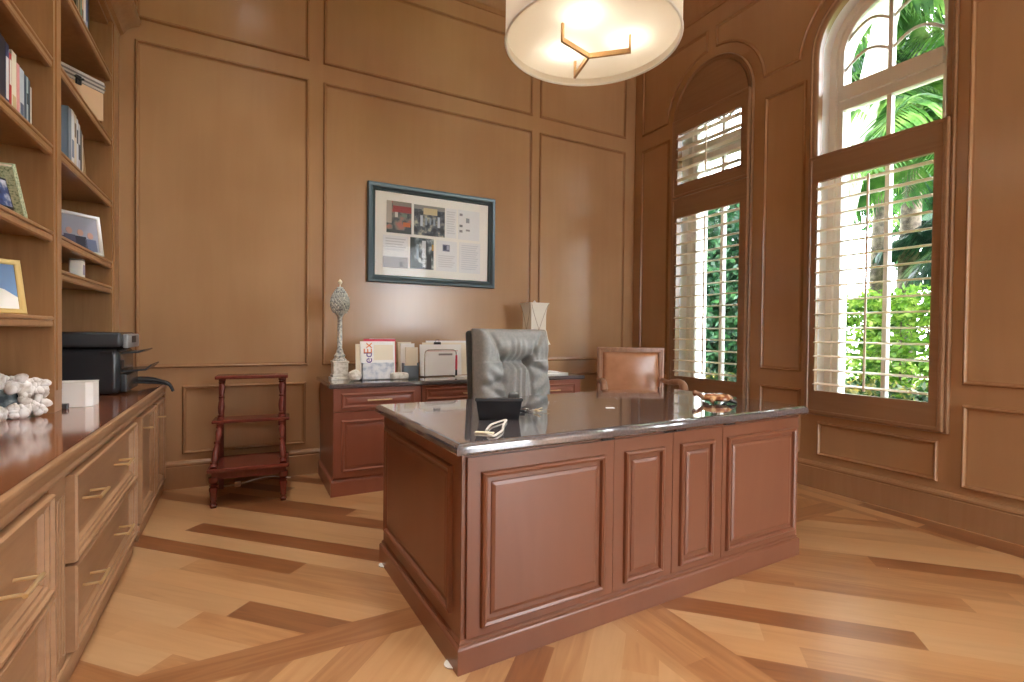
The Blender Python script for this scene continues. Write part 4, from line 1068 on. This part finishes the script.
# ------------------------------------------------------------------ unseen ceiling lights added to brighten the room
for i, (x, y) in enumerate(((.05,2.95),(.25,1.5),(1.2,.3),(.2,-.6),(1.6,-1.2))):
    where = ('back left corner','left side','middle of front half','front left side','front edge')[i]
    d = thing('fill_downlight', 'unseen fill downlight added on the ceiling at the %s' % where, 'fill light', (x,y,ZC), 0, 'added ceiling downlights')
    ring = [(.1*math.cos(2*PI*k/32), .1*math.sin(2*PI*k/32)) for k in range(32)]
    B().sweep(ring, [(0,0),(0,-.13),(.006,-.136),(.014,-.13)], lambda u,v,h:(u,v,h)).done('housing', M_WHITE, d, True)
    B().sweep(ring, [(.014,-.13),(.018,-.01)], lambda u,v,h:(u,v,h)).done('baffle', M_BLACK, d, True)
    B().sweep(ring, [(.018,-.012),(.019,-.012)], lambda u,v,h:(u,v,h), cap=True).done('lens', emis('fill_glow', (1,.96,.9,1), 380), d)

# ------------------------------------------------------------------ outdoors
struct(B().box(XW+TH, 40, -25, 40, -.25, -.15).done('ground', M_LAWN))
struct(B().box(-20, XW+TH, -25, YR-.15, -.25, -.02).done('bounce_paving', mat('bounce_stone', srgb(226,218,204), .7)))  # unseen pale paving, added to bounce daylight through the rear opening
struct(B().box(XL-.1, XW+.44, -5.2, YR-.15, 3.75, 3.9).done('sun_block_roof', M_CEIL))  # unseen porch roof, added to keep direct sun out of the room
def leaf_mass(b, c, rad, n, size, rnd, shape='ell', asp=.5, inner=.55):
    for _ in range(n):
        while True:
            p = Vector((rnd.uniform(-1,1), rnd.uniform(-1,1), rnd.uniform(-1,1)))
            L_ = max(abs(p.x),abs(p.y),abs(p.z)) if shape == 'box' else p.length
            if inner < L_ < 1: break
        q = Vector((c[0]+p.x*rad[0], c[1]+p.y*rad[1], c[2]+p.z*rad[2]))
        a = Vector((rnd.uniform(-1,1), rnd.uniform(-1,1), rnd.uniform(-.6,1))).normalized(); n_ = a.cross(Vector((rnd.uniform(-1,1),rnd.uniform(-1,1),rnd.uniform(-1,1)))).normalized()
        s = size*rnd.uniform(.6,1.3); w = s*asp
        b._f([b.bm.verts.new(q), b.bm.verts.new(q+a*s*.5+n_*w*.5), b.bm.verts.new(q+a*s), b.bm.verts.new(q+a*s*.5-n_*w*.5)])
rnd = random.Random(11)
def hedge(label, y0, y1, x0, x1, z1, m, n, size, name='hedge'):
    o = thing(name, label, 'hedge', ((x0+x1)/2, (y0+y1)/2, -.15))
    b = B(); h = (z1+.15)/2
    k = max(1, int((y1-y0)/.8))
    for i in range(k):
        yc = -(y1-y0)/2+(i+.5)*(y1-y0)/k
        leaf_mass(b, (0,yc,h), ((x1-x0)/2,(y1-y0)/k*.6,h*rnd.uniform(.94,1.04)), n//k, size, rnd, 'box')
    b.done('foliage', m, o, recalc=False)
    b = B()
    for i in range(k*2): b.tube([(rnd.uniform(-.1,.1), -(y1-y0)/2+(i+.5)*(y1-y0)/k/2, 0),(rnd.uniform(-.2,.2), -(y1-y0)/2+(i+.5)*(y1-y0)/k/2+rnd.uniform(-.1,.1), h*1.6)], [.02,.008], 6)
    b.done('stems', M_TRUNKD, o)
hedge('tall light green clipped hedge outside the right window', -.4, 5.2, 7.0, 8.2, 1.72, M_HEDGE, 30000, .10)
hedge('low yellow and red croton shrubs before the light green hedge', -.2, 5.0, 5.7, 6.6, .62, M_CROTON, 9000, .11, 'croton_hedge')

def palm(label, base, top, r0, r1, mt, ml, nf, fl, droop=.9, lw=.05, seed=1, crown_dz=(.1,.9), name='palm_tree'):
    rd = random.Random(seed); o = thing(name, label, 'palm', base)
    b0 = Vector(base); t = Vector(top)-b0
    n = 16; B().tube([t*(k/n)+Vector((0,0,0)) for k in range(n+1)], [r0+(r1-r0)*k/n for k in range(n+1)], 16).done('trunk', mt, o, 'all')
    for i in range(nf):
        a = 2*PI*i/nf+rd.uniform(-.2,.2); up = rd.uniform(*crown_dz); e = Vector((math.cos(a), math.sin(a), 0)); sd = Vector((-math.sin(a), math.cos(a), 0))
        b = B(); pts = []
        L_ = fl*rd.uniform(.85,1.1)
        for k in range(15):
            s = k/14; pts.append(t+e*L_*s*(1-.18*s*s)+Vector((0,0,L_*(up*s-droop*s*s))))
        b.tube(pts, [.022*(1-.8*k/14) for k in range(15)], 5)
        for k in range(2, 58):
            s = k/58*13.99; j = int(s); f = s-j; p = pts[j].lerp(pts[j+1], f); tg = (pts[j+1]-pts[j]).normalized()
            ll = L_*.36*math.sin(PI*min(1,(k/58)*.86+.14))**.6
            for sg in (-1,1):
                d = (sd*sg*.8+tg*.5+Vector((0,0,-.35-.3*rd.random()))).normalized(); w = tg*lw*.5
                m_ = p+d*ll*.5+Vector((0,0,.02))
                b._f([b.bm.verts.new(p-w*.3), b.bm.verts.new(m_-w), b.bm.verts.new(p+d*ll+Vector((0,0,-ll*.12))), b.bm.verts.new(m_+w)])
        b.done('frond', ml, o, recalc=False)
    return o
palm('leaning pale palm trunk nearest outside the right window', (6.2,3.95,-.15), (6.5,3.05,5.2), .15,.12, M_TRUNKW, M_PALML, 12, 2.2, .9, .06, 2)
palm('dark slender palm trunk directly behind the pale palm outside', (8.8,4.35,-.15), (8.9,4.25,4.9), .11,.09, M_TRUNKD, M_PALML, 16, 2.2, 1.0, .06, 3)
palm('second dark palm just right of the slender dark palm', (9.2,4.1,-.15), (9.3,4.0,5.6), .15,.12, M_TRUNKD, M_PALMD, 14, 2.2, 1.0, .06, 4)
palm('short bushy palm with arching fronds right of the dark trunks', (9.5,2.9,-.15), (9.5,2.9,2.3), .13,.11, M_TRUNKD, M_PALMD, 18, 1.9, .85, .06, 5, (.2,1.1))
palm('light green palm with low crown outside the right window top', (7.6,2.5,-.15), (7.4,2.75,3.7), .12,.10, M_TRUNKW, M_PALML, 16, 2.1, .9, .06, 6, (.2,1.1))
def tree(label, base, cz, rad, n, size, m, seed, h):
    rd = random.Random(seed); o = thing('ficus_tree', label, 'tree', base)
    B().tube([(0,0,0),(.05,.02,h*.5),(0,0,h)], [.14,.1,.06], 10).done('trunk', M_TRUNKD, o, 'all')
    b = B()
    for k in range(9):
        c = (rd.uniform(-.5,.5)*rad[0], rd.uniform(-.5,.5)*rad[1], cz+rd.uniform(-.6,.6)*rad[2]); leaf_mass(b, c, (rad[0]*.55,rad[1]*.55,rad[2]*.5), n//9, size, rd, inner=.2)
    b.done('foliage', m, o, recalc=False)
tree('dense dark green tree filling the left window view', (6.8,5.55,-.15), 1.75, (1.3,1.5,2.0), 24000, .13, M_FICUS, 9, 2.6)
tree('loose blue-green tree far behind the palms', (13,4.0,-.15), 4.6, (2.2,3.0,2.2), 4200, .32, M_PALMD, 12, 4.5)

# ------------------------------------------------------------------ light
w = bpy.data.worlds.new('sky'); SC.world = w; w.use_nodes = True
bg = w.node_tree.nodes['Background']; bg.inputs['Color'].default_value = (.86,.93,1.0,1); bg.inputs['Strength'].default_value = 9
def sun(rot, st, col):
    l = bpy.data.lights.new('sun', 'SUN'); l.energy = st; l.color = col; l.angle = math.radians(1.5)
    o = bpy.data.objects.new('sun', l); COL.objects.link(o); o.rotation_euler = rot; return o
# sun high in the south-south-west: direction vector points from the sun to the scene
dvec = Vector((-.30, .80, -.85)); o = sun((0,0,0), 5, (1,.95,.86)); o.rotation_euler = dvec.to_track_quat('-Z','Y').to_euler()

# ------------------------------------------------------------------ camera
F = 502.75; YAW, PIT, ROL = math.radians(28.178), math.radians(-.921), math.radians(.629)
fwd = Vector((math.sin(YAW)*math.cos(PIT), math.cos(YAW)*math.cos(PIT), math.sin(PIT))); rt = Vector((math.cos(YAW), -math.sin(YAW), 0)); up = rt.cross(fwd)
r_ = rt*math.cos(ROL)+up*math.sin(ROL); u_ = -rt*math.sin(ROL)+up*math.cos(ROL)
cam = bpy.data.cameras.new('camera'); cam.sensor_width = 36; cam.lens = F/1024*36; cam.clip_start = .05; cam.clip_end = 200
co = bpy.data.objects.new('camera', cam); COL.objects.link(co)
mw = Matrix((( r_.x,u_.x,-fwd.x,0),(r_.y,u_.y,-fwd.y,0),(r_.z,u_.z,-fwd.z,1.15),(0,0,0,1)))
co.matrix_world = mw; SC.camera = co
vs = SC.view_settings; SC.display_settings.display_device = 'sRGB'
vs.view_transform = 'Standard'; vs.look = 'None'; vs.gamma = 1; vs.use_curve_mapping = False; vs.exposure = 1.05
SC.cycles.max_bounces = 10; SC.cycles.diffuse_bounces = 6; SC.cycles.transparent_max_bounces = 16
